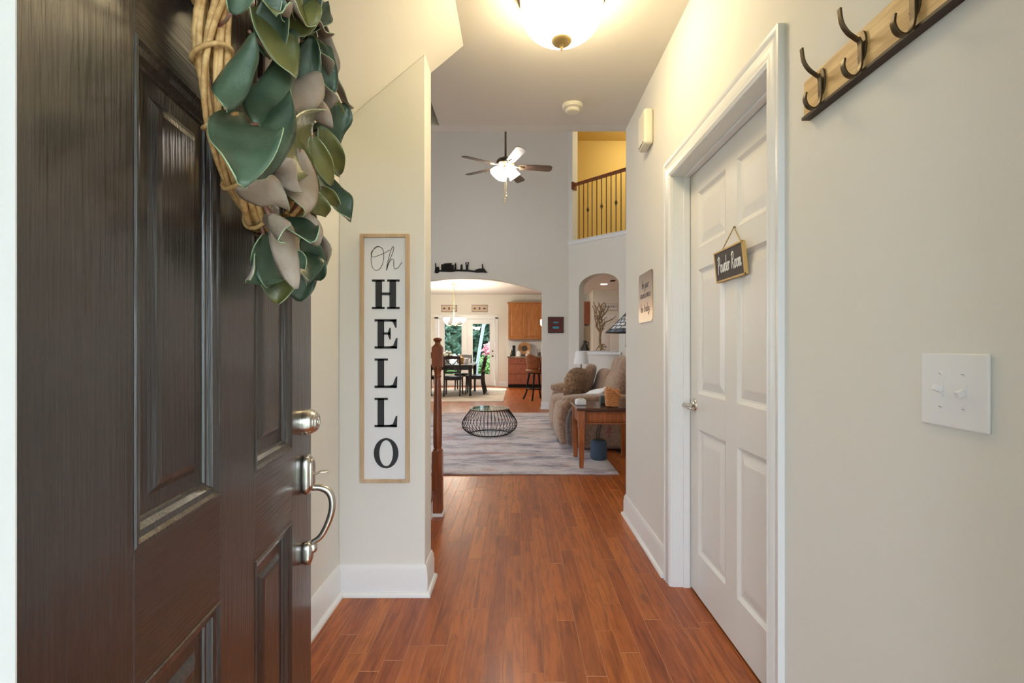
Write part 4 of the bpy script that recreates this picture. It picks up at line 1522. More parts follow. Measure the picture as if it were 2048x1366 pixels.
# coffee table
ct = thing('coffee_table', 'round glass-topped coffee table with black wire cage base', 'coffee table', (-0.385, 6.62, 0.014))
mb = MB()
mb.lathe([(0.0, 0.345), (0.272, 0.345), (0.275, 0.349), (0.275, 0.353), (0.272, 0.357), (0.0, 0.357)], (0, 0, 0), 56)
mb.build('glass_top', 'table_glass', ct, smooth='auto')
prof = smoothpts([(0.262, 0, 0.338), (0.300, 0, 0.285), (0.352, 0, 0.215), (0.378, 0, 0.150), (0.368, 0, 0.090), (0.320, 0, 0.040), (0.258, 0, 0.008)], 4)
for k in range(44):
    a = 2 * PI * k / 44
    mb = MB()
    mb.tube([(p.x * math.cos(a), p.x * math.sin(a), p.z) for p in prof], 0.0038, 5)
    mb.build('wire', 'black_metal', ct, smooth=True)
for r_, z in ((0.264, 0.340), (0.258, 0.007)):
    mb = MB()
    mb.tube([(r_ * math.cos(2 * PI * i / 48), r_ * math.sin(2 * PI * i / 48), z) for i in range(48)], 0.0065, 8, closed=True)
    mb.build('ring', 'black_metal', ct, smooth=True)

# sofa: local x = depth (0 front .. back), y along, faces -X
so = thing('reclining_sofa', 'brown plush reclining sofa with channelled headrests', 'sofa', (0.50, 5.50, 0.0))
def cushion(name, c, r, e=0.5, m='sofa_fabric', parent=None, rot=None, fn=None, nu=32, nv=18):
    mb = MB()
    if rot:
        mb.M = Matrix.Translation(c) @ Matrix.Rotation(rot[0], 4, rot[1])
        mb.sup((0, 0, 0), r, e, nu, nv, fn)
    else:
        mb.sup(c, r, e, nu, nv, fn)
    return mb.build(name, m, parent if parent is not None else so, smooth=True)
mb = MB()
mb.box(0.10, 0.95, 0.06, 2.20, 0.05, 0.30)
mb.build('base', 'sofa_side', so, bevel=0.03)
# arms
for y, nm in ((0.16, 'arm'), (2.10, 'arm')):
    a = cushion(nm, (0.50, y, 0.31), (0.46, 0.150, 0.29), 0.42)
    cushion('arm_pad', (0.46, y, 0.575), (0.44, 0.165, 0.075), 0.6, parent=so)
# rolled fronts of the near arm (bands)
for dy in (-0.085, 0.03):
    mb = MB()
    ps = smoothpts([(0.25, 0.16 + dy, 0.585), (0.10, 0.16 + dy, 0.56), (0.035, 0.16 + dy, 0.47), (0.02, 0.16 + dy, 0.30), (0.05, 0.16 + dy, 0.09)], 5)
    mb.tube(ps, [0.055] * len(ps), 12)
    mb.build('arm_roll', 'sofa_fabric', so, smooth=True)
mb = MB()
ps = smoothpts([(0.30, 0.005, 0.555), (0.16, 0.0, 0.52), (0.09, 0.0, 0.42), (0.07, 0.0, 0.28), (0.09, 0.0, 0.10)], 5)
mb.tube(ps, 0.022, 8)
mb.build('arm_piping', 'sofa_side', so, smooth=True)
# seats with footrest fronts, three places
for k in range(2):
    yc = 0.31 + 0.41 + k * 0.82
    cushion('seat_cushion', (0.36, yc, 0.39), (0.37, 0.405, 0.125), 0.45)
    cushion('footrest', (0.06, yc, 0.24), (0.085, 0.39, 0.19), 0.5)
    # backrest: lower back and headrest with three vertical channels
    cushion('back_cushion', (0.80, yc, 0.63), (0.15, 0.40, 0.26), 0.55, rot=(R(14), 'Y'))
    def chan(p):
        q = abs(math.sin((p.y + 0.40) / 0.80 * PI * 3))
        return Vector((p.x * (0.82 + 0.18 * q ** 0.5), p.y, p.z * (0.90 + 0.10 * q ** 0.5)))
    if k == 0:
        cushion('headrest', (0.90, yc, 0.90), (0.15, 0.40, 0.185), 0.55, rot=(R(12), 'Y'), fn=chan, nu=64)
    else:
        cushion('headrest', (0.90, yc, 0.74), (0.14, 0.40, 0.13), 0.55, rot=(R(12), 'Y'), fn=chan, nu=64)

def fuzzy(name, c, r, rot, label):
    root = thing(name, label, 'pillow', c)
    mb = MB()
    Mr = Matrix.Rotation(rot[0], 4, 'Z') @ Matrix.Rotation(rot[1], 4, 'Y')
    mb.M = Mr
    def lump(p):
        return p * (1 + 0.10 * noise.noise(p * 9) + 0.05 * noise.noise(p * 22))
    mb.sup((0, 0, 0), r, 0.62, 40, 24, lump)
    cv = mb.build('cover', 'fur', root, smooth=True)
    rn = random.Random(3)
    f = MB()
    ms = cv.data
    for q in range(5200):
        p = ms.polygons[rn.randrange(len(ms.polygons))]
        b = ms.vertices[p.vertices[0]].co.lerp(ms.vertices[p.vertices[2]].co, rn.random())
        n_ = (p.normal + Vector((rn.uniform(-.7, .7), rn.uniform(-.7, .7), rn.uniform(-1.0, .3)))).normalized()
        s1 = n_.orthogonal().normalized() * 0.0035
        L_ = rn.uniform(0.02, 0.042)
        f.v += [tuple(b + s1), tuple(b - s1), tuple(b + n_ * L_ + Vector((0, 0, -0.012)))]
        k = len(f.v)
        f.f.append((k - 3, k - 2, k - 1))
    me = bpy.data.meshes.new('fur')
    me.from_pydata(f.v, [], f.f)
    q = obj('fur', me, 'fur', root)
    q['kind'] = 'stuff'
    return root
fuzzy('fur_pillow', (0.86, 6.98, 0.69), (0.10, 0.235, 0.205), (R(-35), R(14)), 'fluffy brown fur pillow leaning in the sofa corner')
pb = thing('throw_pillow', 'smooth brown throw pillow behind the fur pillow', 'pillow', (1.06, 7.18, 0.74))
mb = MB(Matrix.Rotation(R(-12), 4, 'Z') @ Matrix.Rotation(R(16), 4, 'Y'))
mb.sup((0, 0, 0), (0.085, 0.27, 0.22), 0.55, 32, 18)
mb.build('cover', 'sofa_fabric', pb, smooth=True)
# white folded throw lying over the seat
mb = MB()
vs, fs = [], []
for i in range(13):
    for j in range(9):
        a, b2 = i / 12, j / 8
        x = 0.84 + 0.32 * a
        y = 5.92 + 0.34 * b2
        z = 0.575 + 0.10 * a + 0.012 * math.sin(a * 9 + b2 * 4) - 0.02 * abs(b2 - .5)
        vs.append((x, y, z))
for i in range(12):
    for j in range(8):
        a = i * 9 + j
        fs.append((a, a + 1, a + 10, a + 9))
mb.add(vs, fs)
o = mb.build('folded_throw', 'paper_white', None, smooth=True)
s = o.modifiers.new('thick', 'SOLIDIFY')
s.thickness = 0.03
s.offset = -1
tag(o, 'folded white throw lying on the sofa behind the end table', 'blanket')

# end table
TX0, TX1, TY0, TY1 = 0.578, 1.205, 4.68, 5.28
et = thing('end_table', 'reddish brown wooden end table with drawer on tapered legs', 'end table', ((TX0 + TX1) / 2, (TY0 + TY1) / 2, 0))
hx_, hy_ = (TX1 - TX0) / 2, (TY1 - TY0) / 2
mb = MB()
mb.box(-hx_, hx_, -hy_, hy_, 0.580, 0.607)
mb.build('top', 'table_top_wood', et, bevel=0.007, seg=3)
mb = MB()
mb.box(-hx_ + 0.05, hx_ - 0.05, -hy_ + 0.045, -hy_ + 0.063, 0.445, 0.580)
mb.build('apron', 'table_wood', et)
for sx in (-1, 1):
    mb = MB()
    a = sx * (hx_ - 0.055)
    mb.box(min(a, a + sx * 0.018), max(a, a + sx * 0.018), -hy_ + 0.05, hy_ - 0.05, 0.445, 0.580)
    mb.build('apron', 'table_wood', et)
mb = MB()
mb.box(-hx_ + 0.05, hx_ - 0.05, hy_ - 0.063, hy_ - 0.045, 0.445, 0.580)
mb.build('apron', 'table_wood', et)
dr = ringpanel(-hx_ + 0.10, hx_ - 0.10, 0.465, 0.565, [(0, 0.012), (0, -0.004), (0.006, -0.006), (0.011, 0.003), (0.016, 0.003), (0.024, -0.001)], y=-hy_ + 0.040)
df = dr.build('drawer_front', 'table_wood', et)
for (a, b2, c1, c2) in ((-hx_ + 0.092, -hx_ + 0.10, 0.458, 0.572), (hx_ - 0.10, hx_ - 0.092, 0.458, 0.572), (-hx_ + 0.10, hx_ - 0.10, 0.458, 0.465), (-hx_ + 0.10, hx_ - 0.10, 0.565, 0.572)):
    MB().box(a, b2, -hy_ + 0.042, -hy_ + 0.046, c1, c2).build('drawer_gap_line', 'dark_wood_edge', et)  # dark strips stand in for the shadow gap around the drawer
for sx in (-1, 1):
    for sy in (-1, 1):
        cx_, cy_ = sx * (hx_ - 0.052), sy * (hy_ - 0.052)
        zb = 0.0148 if (cx_ + (TX0 + TX1) / 2) < 0.95 else 0.0
        mb = MB()
        mb.box(cx_ - 0.034, cx_ + 0.034, cy_ - 0.034, cy_ + 0.034, 0.425, 0.580)
        mb.box(cx_ - 0.038, cx_ + 0.038, cy_ - 0.038, cy_ + 0.038, 0.412, 0.425)
        q = [(0.032, 0.412), (0.020, zb)]
        vs = []
        for h, z in q:
            vs += [(cx_ - h, cy_ - h, z), (cx_ + h, cy_ - h, z), (cx_ + h, cy_ + h, z), (cx_ - h, cy_ + h, z)]
        mb.add(vs, [(0, 1, 5, 4), (1, 2, 6, 5), (2, 3, 7, 6), (3, 0, 4, 7), (0, 3, 2, 1), (4, 5, 6, 7)])
        mb.build('leg', 'table_wood', et, bevel=0.002)
# on the table
p = pt(1161, 805, 4.95)
o = thing('candle_jar', 'small white candle jar on the left of the end table', 'candle', (p.x, 4.95, 0.607))
mb = MB()
mb.sup((0, 0, 0.031), (0.055, 0.045, 0.031), 0.35, 28, 12)
mb.build('jar', 'paper_white', o, smooth=True)
mb = MB()
mb.lathe([(0.0, 0.062), (0.040, 0.062), (0.040, 0.066), (0.0, 0.067)], (0, 0, 0), 20)
mb.build('lid', 'plastic_white', o, smooth='auto')
o = thing('dark_box', 'dark green rounded box beside the wicker basket', 'box', (0.93, 5.02, 0.607))
mb = MB()
mb.sup((0, 0, 0.045), (0.07, 0.05, 0.045), 0.3, 28, 12)
mb.build('body', 'dark_green', o, smooth=True)
mb = MB()
mb.sup((0, 0, 0.045), (0.0715, 0.0515, 0.003), 0.3, 28, 6)
mb.build('seam', 'cable_black', o, smooth=True)
# basket with handle
o = thing('wicker_basket', 'upright tan wicker basket with handle on the end table', 'basket', (0.945, 4.80, 0.618))
mb = MB()
vs, fs = [], []
wv = 14
def bsq(k, h, r):
    a = 2 * PI * k / 24
    sg_ = lambda w_, m_: math.copysign(abs(w_) ** m_, w_)
    return (r * sg_(math.cos(a), 0.45), r * 0.85 * sg_(math.sin(a), 0.45), h)
for j in range(wv):
    h = 0.155 * j / (wv - 1)
    r_ = 0.056 + 0.010 * j / (wv - 1)
    pts = [bsq(k, h + 0.004 + 0.0035 * (1 if (k + j) % 2 else -1), r_ + 0.0025 * (1 if (k + j) % 2 else -1)) for k in range(24)]
    m2 = MB()
    m2.tube(pts, 0.0072, 6, closed=True)
    m2.build('weave_strand', 'basket', o, smooth=True)
m2 = MB()
m2.lathe([(0.0, 0.006), (0.06, 0.006), (0.06, 0.012), (0.0, 0.012)], (0, 0, 0), 16)
m2.build('bottom', 'basket', o)
m2 = MB()
m2.tube(smoothpts([(-0.064, 0, 0.15), (-0.045, -0.03, 0.19), (0.0, -0.062, 0.165), (0.05, -0.078, 0.12), (0.085, -0.06, 0.10), (0.088, 0, 0.105), (0.066, 0, 0.13)], 5), 0.009, 8)
m2.build('handle', 'basket', o, smooth=True)

# smart speaker and cables under the table
o = thing('smart_speaker', 'blue grey fabric cylinder speaker on the floor under end table', 'speaker', (0.862, 5.10, 0.013))
mb = MB()
mb.lathe([(0.0, 0.0), (0.070, 0.0), (0.083, 0.010), (0.088, 0.028), (0.088, 0.165), (0.083, 0.190), (0.068, 0.205), (0.0, 0.210)], (0, 0, 0), 36)
mb.build('body', 'speaker_fabric', o, smooth='auto')
mb = MB()
mb.lathe([(0.0, 0.2095), (0.060, 0.2075), (0.058, 0.211), (0.0, 0.212)], (0, 0, 0), 28)
mb.build('top_ring', 'cable_black', o, smooth='auto')
mb = MB()
mb.tube(smoothpts([(0.862, 5.19, 0.10), (0.86, 5.24, 0.25), (0.90, 5.33, 0.36), (0.82, 5.34, 0.42), (0.74, 5.33, 0.40)], 6), 0.006, 6)
mb.tube(smoothpts([(0.87, 5.20, 0.12), (0.93, 5.33, 0.35), (1.02, 5.34, 0.45), (1.10, 5.33, 0.42)], 6), 0.006, 6)
tag(mb.build('power_cable', 'cable_black', None, smooth=True), 'black cable looping behind the speaker under the end table', 'cable')
mb = MB()
mb.tube(smoothpts([(1.08, 5.36, 0.40), (1.03, 5.375, 0.33), (1.0, 5.38, 0.24), (1.05, 5.38, 0.30), (1.01, 5.37, 0.18)], 6), 0.004, 6)
tag(mb.build('red_cable', 'cable_red', None, smooth=True), 'thin red cable hanging behind the end table', 'cable')

# white table lamp on a small stand behind the sofa
sd2 = thing('lamp_stand', 'small dark side table behind the far end of sofa', 'side table', (1.10, 8.30, 0))
mb = MB()
mb.lathe([(0.0, 0.58), (0.20, 0.58), (0.205, 0.59), (0.20, 0.605), (0.0, 0.605)], (0, 0, 0), 28)
mb.build('top', 'table_top_wood', sd2, smooth='auto')
for k in range(3):
    a = 2 * PI * k / 3 + .4
    mb = MB()
    mb.tube([(0.12 * math.cos(a), 0.12 * math.sin(a), 0.58), (0.19 * math.cos(a), 0.19 * math.sin(a), 0.013)], 0.016, 8)
    mb.build('leg', 'table_top_wood', sd2, smooth=True)
lm = thing('table_lamp', 'small table lamp with white drum shade behind sofa', 'lamp', (1.10, 8.30, 0.605))
mb = MB()
mb.lathe([(0.0, 0), (0.06, 0), (0.06, 0.012), (0.025, 0.022), (0.013, 0.04), (0.020, 0.09), (0.024, 0.13), (0.014, 0.19), (0.010, 0.24), (0.009, 0.36), (0.0, 0.37)], (0, 0, 0), 20)
mb.build('base', 'dark_clay', lm, smooth='auto')
mb = MB()
mb.lathe([(0.132, 0.315), (0.098, 0.535), (0.094, 0.535), (0.128, 0.315)], (0, 0, 0), 32, closed=True)
mb.build('shade', 'lamp_fabric', lm, smooth='auto')

# stained glass floor lamp
fp = thing('floor_lamp', 'floor lamp with dark stained glass shade past the right wall', 'lamp', (1.285, 5.50, 0))
mb = MB()
mb.lathe([(0.0, 0), (0.15, 0), (0.15, 0.015), (0.05, 0.035), (0.014, 0.06), (0.012, 1.45), (0.0, 1.46)], (0, 0, 0), 20)
mb.build('pole', 'bronze', fp, smooth='auto')
random.seed(21)
cols = [(0.68, 0.72, 0.80), (0.55, 0.60, 0.72), (0.78, 0.78, 0.80), (0.30, 0.36, 0.48), (0.10, 0.13, 0.19), (0.62, 0.66, 0.70)]
for i, c in enumerate(cols):
    mat('shade_glass_%d' % i, (*c, 1), 0.25)
def shade_pt(t, a):
    r_ = 0.275 - 0.235 * t ** 0.9
    z = 1.372 + 0.225 * t
    return Vector((r_ * math.cos(a), r_ * math.sin(a), z))
rows, seg_ = 6, 18
for j in range(rows):
    for k in range(seg_):
        a0 = 2 * PI * (k + 0.5 * (j % 2)) / seg_ + 0.014
        a1 = 2 * PI * (k + 1 + 0.5 * (j % 2)) / seg_ - 0.014
        t0, t1 = j / rows + 0.014, (j + 1) / rows - 0.014
        am = (a0 + a1) / 2
        mb = MB()
        pts = [shade_pt(t0, a0), shade_pt(t0, am), shade_pt(t0, a1), shade_pt(t1, a1), shade_pt(t1, am), shade_pt(t1, a0)]
        inn = [p_ * 1 - Vector((math.cos(am), math.sin(am), 0.5)) * 0.004 for p_ in pts]
        mb.add(pts + inn, [(0, 1, 4, 5), (1, 2, 3, 4), (11, 10, 7, 6), (10, 9, 8, 7), (0, 6, 7, 1), (1, 7, 8, 2), (2, 8, 9, 3), (3, 9, 10, 4), (4, 10, 11, 5), (5, 11, 6, 0)])
        q = 4 if j == 0 else random.choice((0, 1, 2, 3, 5, 4) if j < 2 else (0, 1, 2, 5, 3))
        mb.build('glass_piece', 'shade_glass_%d' % q, fp)
mb = MB()
for j in range(rows + 1):
    mb.tube([shade_pt(j / rows, 2 * PI * i / 36) for i in range(36)], 0.004, 5, closed=True)
for j in range(rows):
    for k in range(seg_):
        a = 2 * PI * (k + 0.5 * (j % 2)) / seg_
        mb.tube([shade_pt(j / rows, a), shade_pt((j + 1) / rows, a)], 0.0042, 5)
mb.build('leading', 'cable_black', fp)
mb = MB()
mb.tube([(-0.05, -0.02, 1.37), (-0.05, -0.02, 1.22)], 0.0015, 5)
mb.sup((-0.05, -0.02, 1.215), (0.006, 0.006, 0.010), 1, 10, 6)
mb.build('pull_chain', 'bronze', fp)

# ceiling fan
FY = 6.6
fx = (1011 - U0) * FY / F
fz = CH + (H0 - 332) * FY / F
fan = thing('ceiling_fan', 'five-blade ceiling fan with glowing light kit in living room', 'ceiling fan', (fx, FY, fz))
mb = MB()
mb.tube([(0, 0, 0.10), (0, 0, 6.0 - fz - 0.05)], 0.014, 10)
mb.build('downrod', 'bronze', fan, smooth=True)
mb = MB()
mb.lathe([(0.0, 6.0 - fz - 0.08), (0.05, 6.0 - fz - 0.08), (0.075, 6.0 - fz - 0.02), (0.078, 6.0 - fz), (0.0, 6.0 - fz)], (0, 0, 0), 24)
mb.build('canopy', 'bronze', fan, smooth='auto')
mb = MB()
mb.lathe([(0.0, 0.125), (0.03, 0.125), (0.05, 0.10), (0.105, 0.085), (0.125, 0.06), (0.128, 0.02), (0.105, -0.005), (0.06, -0.02), (0.05, -0.05), (0.0, -0.05)], (0, 0, 0), 32)
mb.build('motor', 'bronze', fan, smooth='auto')
for k, adeg in enumerate((8, 70, 150, 212, 290)):
    a = R(adeg)
    M = Matrix.Rotation(a, 4, 'Z')
    mb = MB(M @ Matrix.Translation((0, 0, -0.005)) @ Matrix.Rotation(R(-13), 4, 'X'))
    pl = [(0.20, -0.055), (0.40, -0.064), (0.60, -0.070), (0.635, -0.062), (0.652, -0.03), (0.652, 0.03), (0.635, 0.062), (0.60, 0.070), (0.40, 0.064), (0.20, 0.055), (0.185, 0.0)]
    mb.prism(pl, lambda x_, y_, d: (x_, y_, d), -0.004, 0.004)
    bl = mb.build('blade', 'fan_blade_wood', fan, bevel=0.002)
    mb = MB(M)
    mb.tube([(0.10, 0, 0.01), (0.16, 0, -0.012), (0.24, 0, -0.011)], 0.016, 8, flat=0.35)
    mb.prism([(0.20, -0.035), (0.27, 0.0), (0.20, 0.035), (0.17, 0.0)], lambda x_, y_, d: (x_, y_, d), -0.016, -0.008)
    mb.build('blade_iron', 'bronze', bl, smooth='auto')
for k in range(4):
    a = 2 * PI * k / 4 + 0.5
    mb = MB(Matrix.Translation((0.088 * math.cos(a), 0.088 * math.sin(a), -0.050)) @ Matrix.Rotation(a, 4, 'Z') @ Matrix.Rotation(R(-38), 4, 'Y'))
    mb.lathe([(0.026, 0.03), (0.032, 0.015), (0.056, -0.02), (0.072, -0.06), (0.082, -0.105), (0.078, -0.105), (0.050, -0.02), (0.0, 0.01)], (0, 0, 0), 20)
    mb.build('glass_shade', 'glow_fan', fan, smooth='auto')
mb = MB()
mb.lathe([(0.0, -0.05), (0.045, -0.05), (0.05, -0.08), (0.03, -0.11), (0.0, -0.115)], (0, 0, 0), 20)
mb.build('light_hub', 'bronze', fan, smooth='auto')
for dx, L_ in ((0.012, 0.42), (-0.008, 0.50)):
    mb = MB()
    mb.tube([(dx, -0.02, -0.11), (dx, -0.02, -L_)], 0.0015, 5)
    mb.sup((dx, -0.02, -L_), (0.009, 0.009, 0.016), 1, 10, 8)
    mb.sup((dx, -0.02, -L_ + 0.04), (0.006, 0.006, 0.008), 1, 10, 8)
    mb.build('pull_chain', 'brushed_brass', fan)

# skyline wall art
sk = thing('skyline_wall_art', 'black metal city skyline cutout above the arch', 'wall art', (0, YA, 0))
def skp(x, y):            # zoomed crop pixels -> wall plane
    q = pt(860 + x / 17.07, 510 + y / 17.07, YA)
    return (q.x, q.z)
def skpoly(mb, pts):
    mb.prism([skp(*q) for q in pts], lambda a, b, d: (a, d, b), -0.022, -0.012)
mb = MB()
skpoly(mb, [(160, 610), (180, 440), (300, 400), (330, 520), (800, 500), (1300, 505), (1540, 540), (1560, 600), (1300, 572), (900, 560), (740, 590), (330, 570), (300, 610), (240, 635)])
skpoly(mb, [(1520, 560), (1560, 500), (1700, 465), (1860, 470), (1900, 540), (1960, 615), (1800, 605), (1560, 610)])
mb.build('ground_strip', 'black_metal', sk)
for pts in ([(180, 440), (175, 280), (200, 280), (225, 440)],
            [(390, 520), (385, 330), (470, 320), (480, 520)], [(470, 520), (480, 295), (740, 280), (750, 520)], [(750, 520), (750, 340), (810, 345), (820, 520)],
            [(835, 520), (845, 330), (875, 260), (895, 310), (905, 520)], [(1035, 510), (1050, 340), (1085, 320), (1110, 350), (1120, 510)],
            [(1225, 510), (1225, 330), (1315, 330), (1310, 510)], [(1210, 335), (1205, 245), (1235, 265), (1240, 335)], [(1300, 335), (1300, 265), (1330, 240), (1330, 335)], [(1215, 285), (1215, 262), (1325, 262), (1325, 285)],
            [(1780, 480), (1765, 330), (1800, 300), (1815, 400), (1830, 480)]):
    mb = MB()
    skpoly(mb, pts)
    mb.build('building', 'black_metal', sk)
m_, tw = script_text('Nashville', 0.042, 0.0042, lambda x, y: (x, y, 0), 4, 4, 0.3)
x0_, z0_ = skp(1420, 350)
x1_, _ = skp(1790, 350)
k = (x1_ - x0_) / tw
mb = MB()
mb.f = m_.f
mb.v = [(x0_ + v[0] * k, YA - 0.017 + v[2], z0_ + v[1]) for v in m_.v]
mb.build('lettering', 'black_metal', sk)

# dark red plaque right of the arch
a0, a1 = pt(1096, 666, YA), pt(1127, 634, YA)
o = thing('red_plaque', 'square dark red plaque with turquoise bands right of arch', 'plaque', ((a0.x + a1.x) / 2, YA, a0.z))
hw_, hh_ = (a1.x - a0.x) / 2, a1.z - a0.z
mb = MB()
mb.box(-hw_, hw_, -0.02, -0.001, 0, hh_)
mb.build('panel', 'dark_red', o)
for (p0, p1, q0, q1) in ((-hw_, -hw_ + 0.014, 0, hh_), (hw_ - 0.014, hw_, 0, hh_), (-hw_, hw_, 0, 0.014), (-hw_, hw_, hh_ - 0.014, hh_)):
    mb = MB()
    mb.box(p0, p1, -0.026, -0.001, q0, q1)
    mb.build('frame_side', 'espresso_wood', o)
for z, w_, h_ in ((0.105, 0.065, 0.024), (0.205, 0.055, 0.016)):
    mb = MB()
    mb.sup((0, -0.021, z), (w_, 0.002, h_), 0.6, 20, 8)
    mb.build('band', 'turquoise', o, smooth=True)

# balcony railing
br = thing('balcony_railing', 'upstairs balcony railing with brown handrail and iron balusters', 'railing', fnB(0, 3.275, 0.05))
br.rotation_euler = (0, 0, -PI / 4)
mb = MB()
mb.prism([(-0.028, 1.075), (0.028, 1.075), (0.034, 1.095), (0.03, 1.122), (0.0, 1.13), (-0.03, 1.122), (-0.034, 1.095)], lambda a, b, d: (d, a, b), 0.10, 2.2)
mb.build('handrail', 'cherry_wood', br)
mb = MB()
mb.box(0.075, 0.12, -0.06, 0.06, 1.00, 1.15)
mb.build('wall_rosette', 'cherry_wood', br, bevel=0.006)
# measured baluster columns in the photo (u)
for k, ub in enumerate((1155, 1164, 1172.5, 1181, 1190.5, 1200, 1209.5, 1219, 1229, 1239, 1249, 1259, 1269.5, 1280.5, 1292, 1304)):
    q = (ub - U0) / F
    tt = (q * YA - 1.0) / (1 + q)
    aa = tt / S2
    mb = MB()
    mb.tube([(aa, 0, 0.0), (aa, 0, 1.08)], 0.0085, 6)
    b_ = mb.build('baluster', 'bronze', br)
    if k % 3 == 2:
        mb = MB()
        mb.lathe([(0.009, -0.06), (0.014, -0.035), (0.030, 0.0), (0.014, 0.035), (0.009, 0.06)], (aa, 0, 0.55), 8)
        mb.build('knuckle', 'bronze', b_)

# hall lamp (wall light that makes the landing glow)
o = thing('hall_lamp', 'glowing ceiling lamp of the upstairs hall', 'ceiling lamp', (2.45, 9.35, 5.64))
mb = MB()
mb.lathe([(0.0, 0), (0.16, 0), (0.16, -0.03), (0.0, -0.03)], (0, 0, 0), 24)
mb.build('rim', 'bronze', o, smooth='auto')
mb = MB()
mb.lathe([(0.145, -0.03), (0.14, -0.07), (0.10, -0.11), (0.0, -0.13)], (0, 0, 0), 24)
mb.build('bowl', 'glow_hall', o, smooth='auto')

# ledge objects
def on_ledge(u, d):
    """point on the sill at photo column u, depth d behind the wall face"""
    q = (u - U0) / F
    # X = 1 + aS + dS ; Y = YA - aS + dS
    aS = (q * (YA + d * S2) - 1.0 - d * S2) / (1 + q)
    return Vector((1 + aS + d * S2, YA - aS + d * S2, ZSILL + 0.012))
p = on_ledge(1170, 0.08)
o = thing('clay_jug', 'dark brown bell-shaped jug at the left of the ledge', 'jug', p)
mb = MB()
mb.lathe([(0.0, 0), (0.076, 0), (0.080, 0.012), (0.074, 0.05), (0.050, 0.10), (0.030, 0.13), (0.026, 0.155), (0.034, 0.175), (0.030, 0.195), (0.0, 0.198)], (0, 0, 0), 24)
mb.build('body', 'dark_clay', o, smooth='auto')
mb = MB()
mb.tube(smoothpts([(0.03, 0, 0.17), (0.06, 0, 0.165), (0.066, 0, 0.12), (0.052, 0, 0.09)], 4), 0.007, 8)
mb.build('handle', 'dark_clay', o, smooth=True)
p = on_ledge(1200, 0.08)
tr = thing('twig_tree', 'bare branching wire tree sculpture standing on the ledge', 'sculpture', p)
rn = random.Random(5)
def tp(u, v, dd=0.0):
    q = pt(u, v, p.y)
    return Vector((q.x - p.x + dd * .7, dd, q.z - p.z))
trunk = smoothpts([tp(1203, 701), tp(1200, 688), tp(1199, 672, .02), tp(1200, 655), tp(1198, 640), tp(1203, 622, -.02), tp(1197, 606)], 5)
MB().tube(trunk, [0.026 - 0.016 * i / (len(trunk) - 1) for i in range(len(trunk))], 8).build('trunk', 'twig', tr, smooth=True)
for pts in ([(1198, 645), (1193, 628), (1190, 615), (1186, 604)], [(1199, 665), (1190, 640), (1188, 622), (1183, 612)], [(1199, 660), (1210, 646), (1222, 640), (1230, 633)], [(1203, 625), (1210, 615), (1208, 606)],
            [(1200, 640), (1206, 632), (1213, 622), (1216, 612)], [(1201, 690), (1208, 695), (1212, 694)], [(1200, 690), (1196, 697), (1194, 702)], [(1198, 650), (1204, 640), (1200, 630), (1206, 622), (1201, 612)],
            [(1196, 660), (1194, 645), (1199, 636), (1195, 626), (1200, 616)], [(1199, 672), (1204, 658), (1209, 650), (1207, 640)], [(1203, 630), (1197, 624), (1193, 618), (1195, 610)],
            [(1199, 655), (1207, 648), (1203, 638), (1211, 630), (1207, 618)], [(1198, 662), (1192, 652), (1196, 640), (1190, 630), (1194, 620)], [(1200, 646), (1194, 638), (1200, 628), (1192, 612)], [(1200, 668), (1206, 655), (1202, 645), (1214, 634)], [(1199, 680), (1203, 664), (1209, 657)],
            [(1201, 636), (1209, 626), (1204, 614), (1212, 606)], [(1202, 694), (1207, 698), (1211, 702)], [(1202, 690), (1209, 690), (1213, 697)]):
    dd = rn.uniform(-0.06, 0.06)
    ps = smoothpts([tp(a, b, dd * i / 3) for i, (a, b) in enumerate(pts)], 5)
    MB().tube(ps, [0.014 - 0.007 * i / (len(ps) - 1) for i in range(len(ps))], 6).build('branch', 'twig', tr, smooth=True)
p2 = on_ledge(1190, 0.06)
o = MB(Matrix.Translation((p2.x, p2.y, ZSILL + 0.012)) @ Matrix.Rotation(-PI / 4, 4, 'Z')).box(-0.02, 0.30, -0.045, 0.03, 0.0, 0.006).build('ledge_tray', 'espresso_wood', None, bevel=0.002)
tag(o, 'thin dark tray under the twig tree on ledge', 'tray')
tr.location.z += 0.007

# ================================================================== DINING ROOM
# garden doors
def french(name, x0, x1, label, knob):
    r = thing(name, label, 'glass door', (x0, YB + 0.03, 0.01), kind='structure')
    w_ = x1 - x0
    gl0, gl1, gz0, gz1 = 0.155, w_ - 0.140, 0.34, 1.965
    for (a, b2) in ((0, gl0), (gl1, w_)):
        MB().box(a, b2, 0, 0.045, 0, 2.09).build('stile', 'trim_white', r, bevel=0.003)
    for (a, b2) in ((0, gz0), (gz1, 2.09)):
        MB().box(gl0, gl1, 0, 0.045, a, b2).build('rail', 'trim_white', r, bevel=0.003)
    mb = MB()
    mb.box(gl0, gl1, 0.018, 0.024, gz0, gz1)
    mb.build('pane', 'pane_glass', r)
    for (a, b2, c1, c2) in ((gl0, gl0 + 0.022, gz0, gz1), (gl1 - 0.022, gl1, gz0, gz1), (gl0, gl1, gz0, gz0 + 0.022), (gl0, gl1, gz1 - 0.022, gz1)):
        MB().box(a, b2, -0.008, 0.012, c1, c2).build('glazing_bead', 'trim_white', r)
    if knob:
        for z, rr_ in ((0.93, 0.03), (1.09, 0.026)):
            MB().lathe([(0.0, -0.05), (rr_ * .8, -0.045), (rr_, -0.03), (rr_ * .5, -0.012), (rr_ * .9, 0.0)], (w_ - 0.07, 0, z), 16, 'y').build('knob', 'bronze', r, smooth='auto')
    return r
french('door_3', -2.46, -1.59, 'left white glass garden door behind the dining table', False)
french('door_4', -1.58, -0.71, 'right white glass garden door with knob behind dining chairs', True)
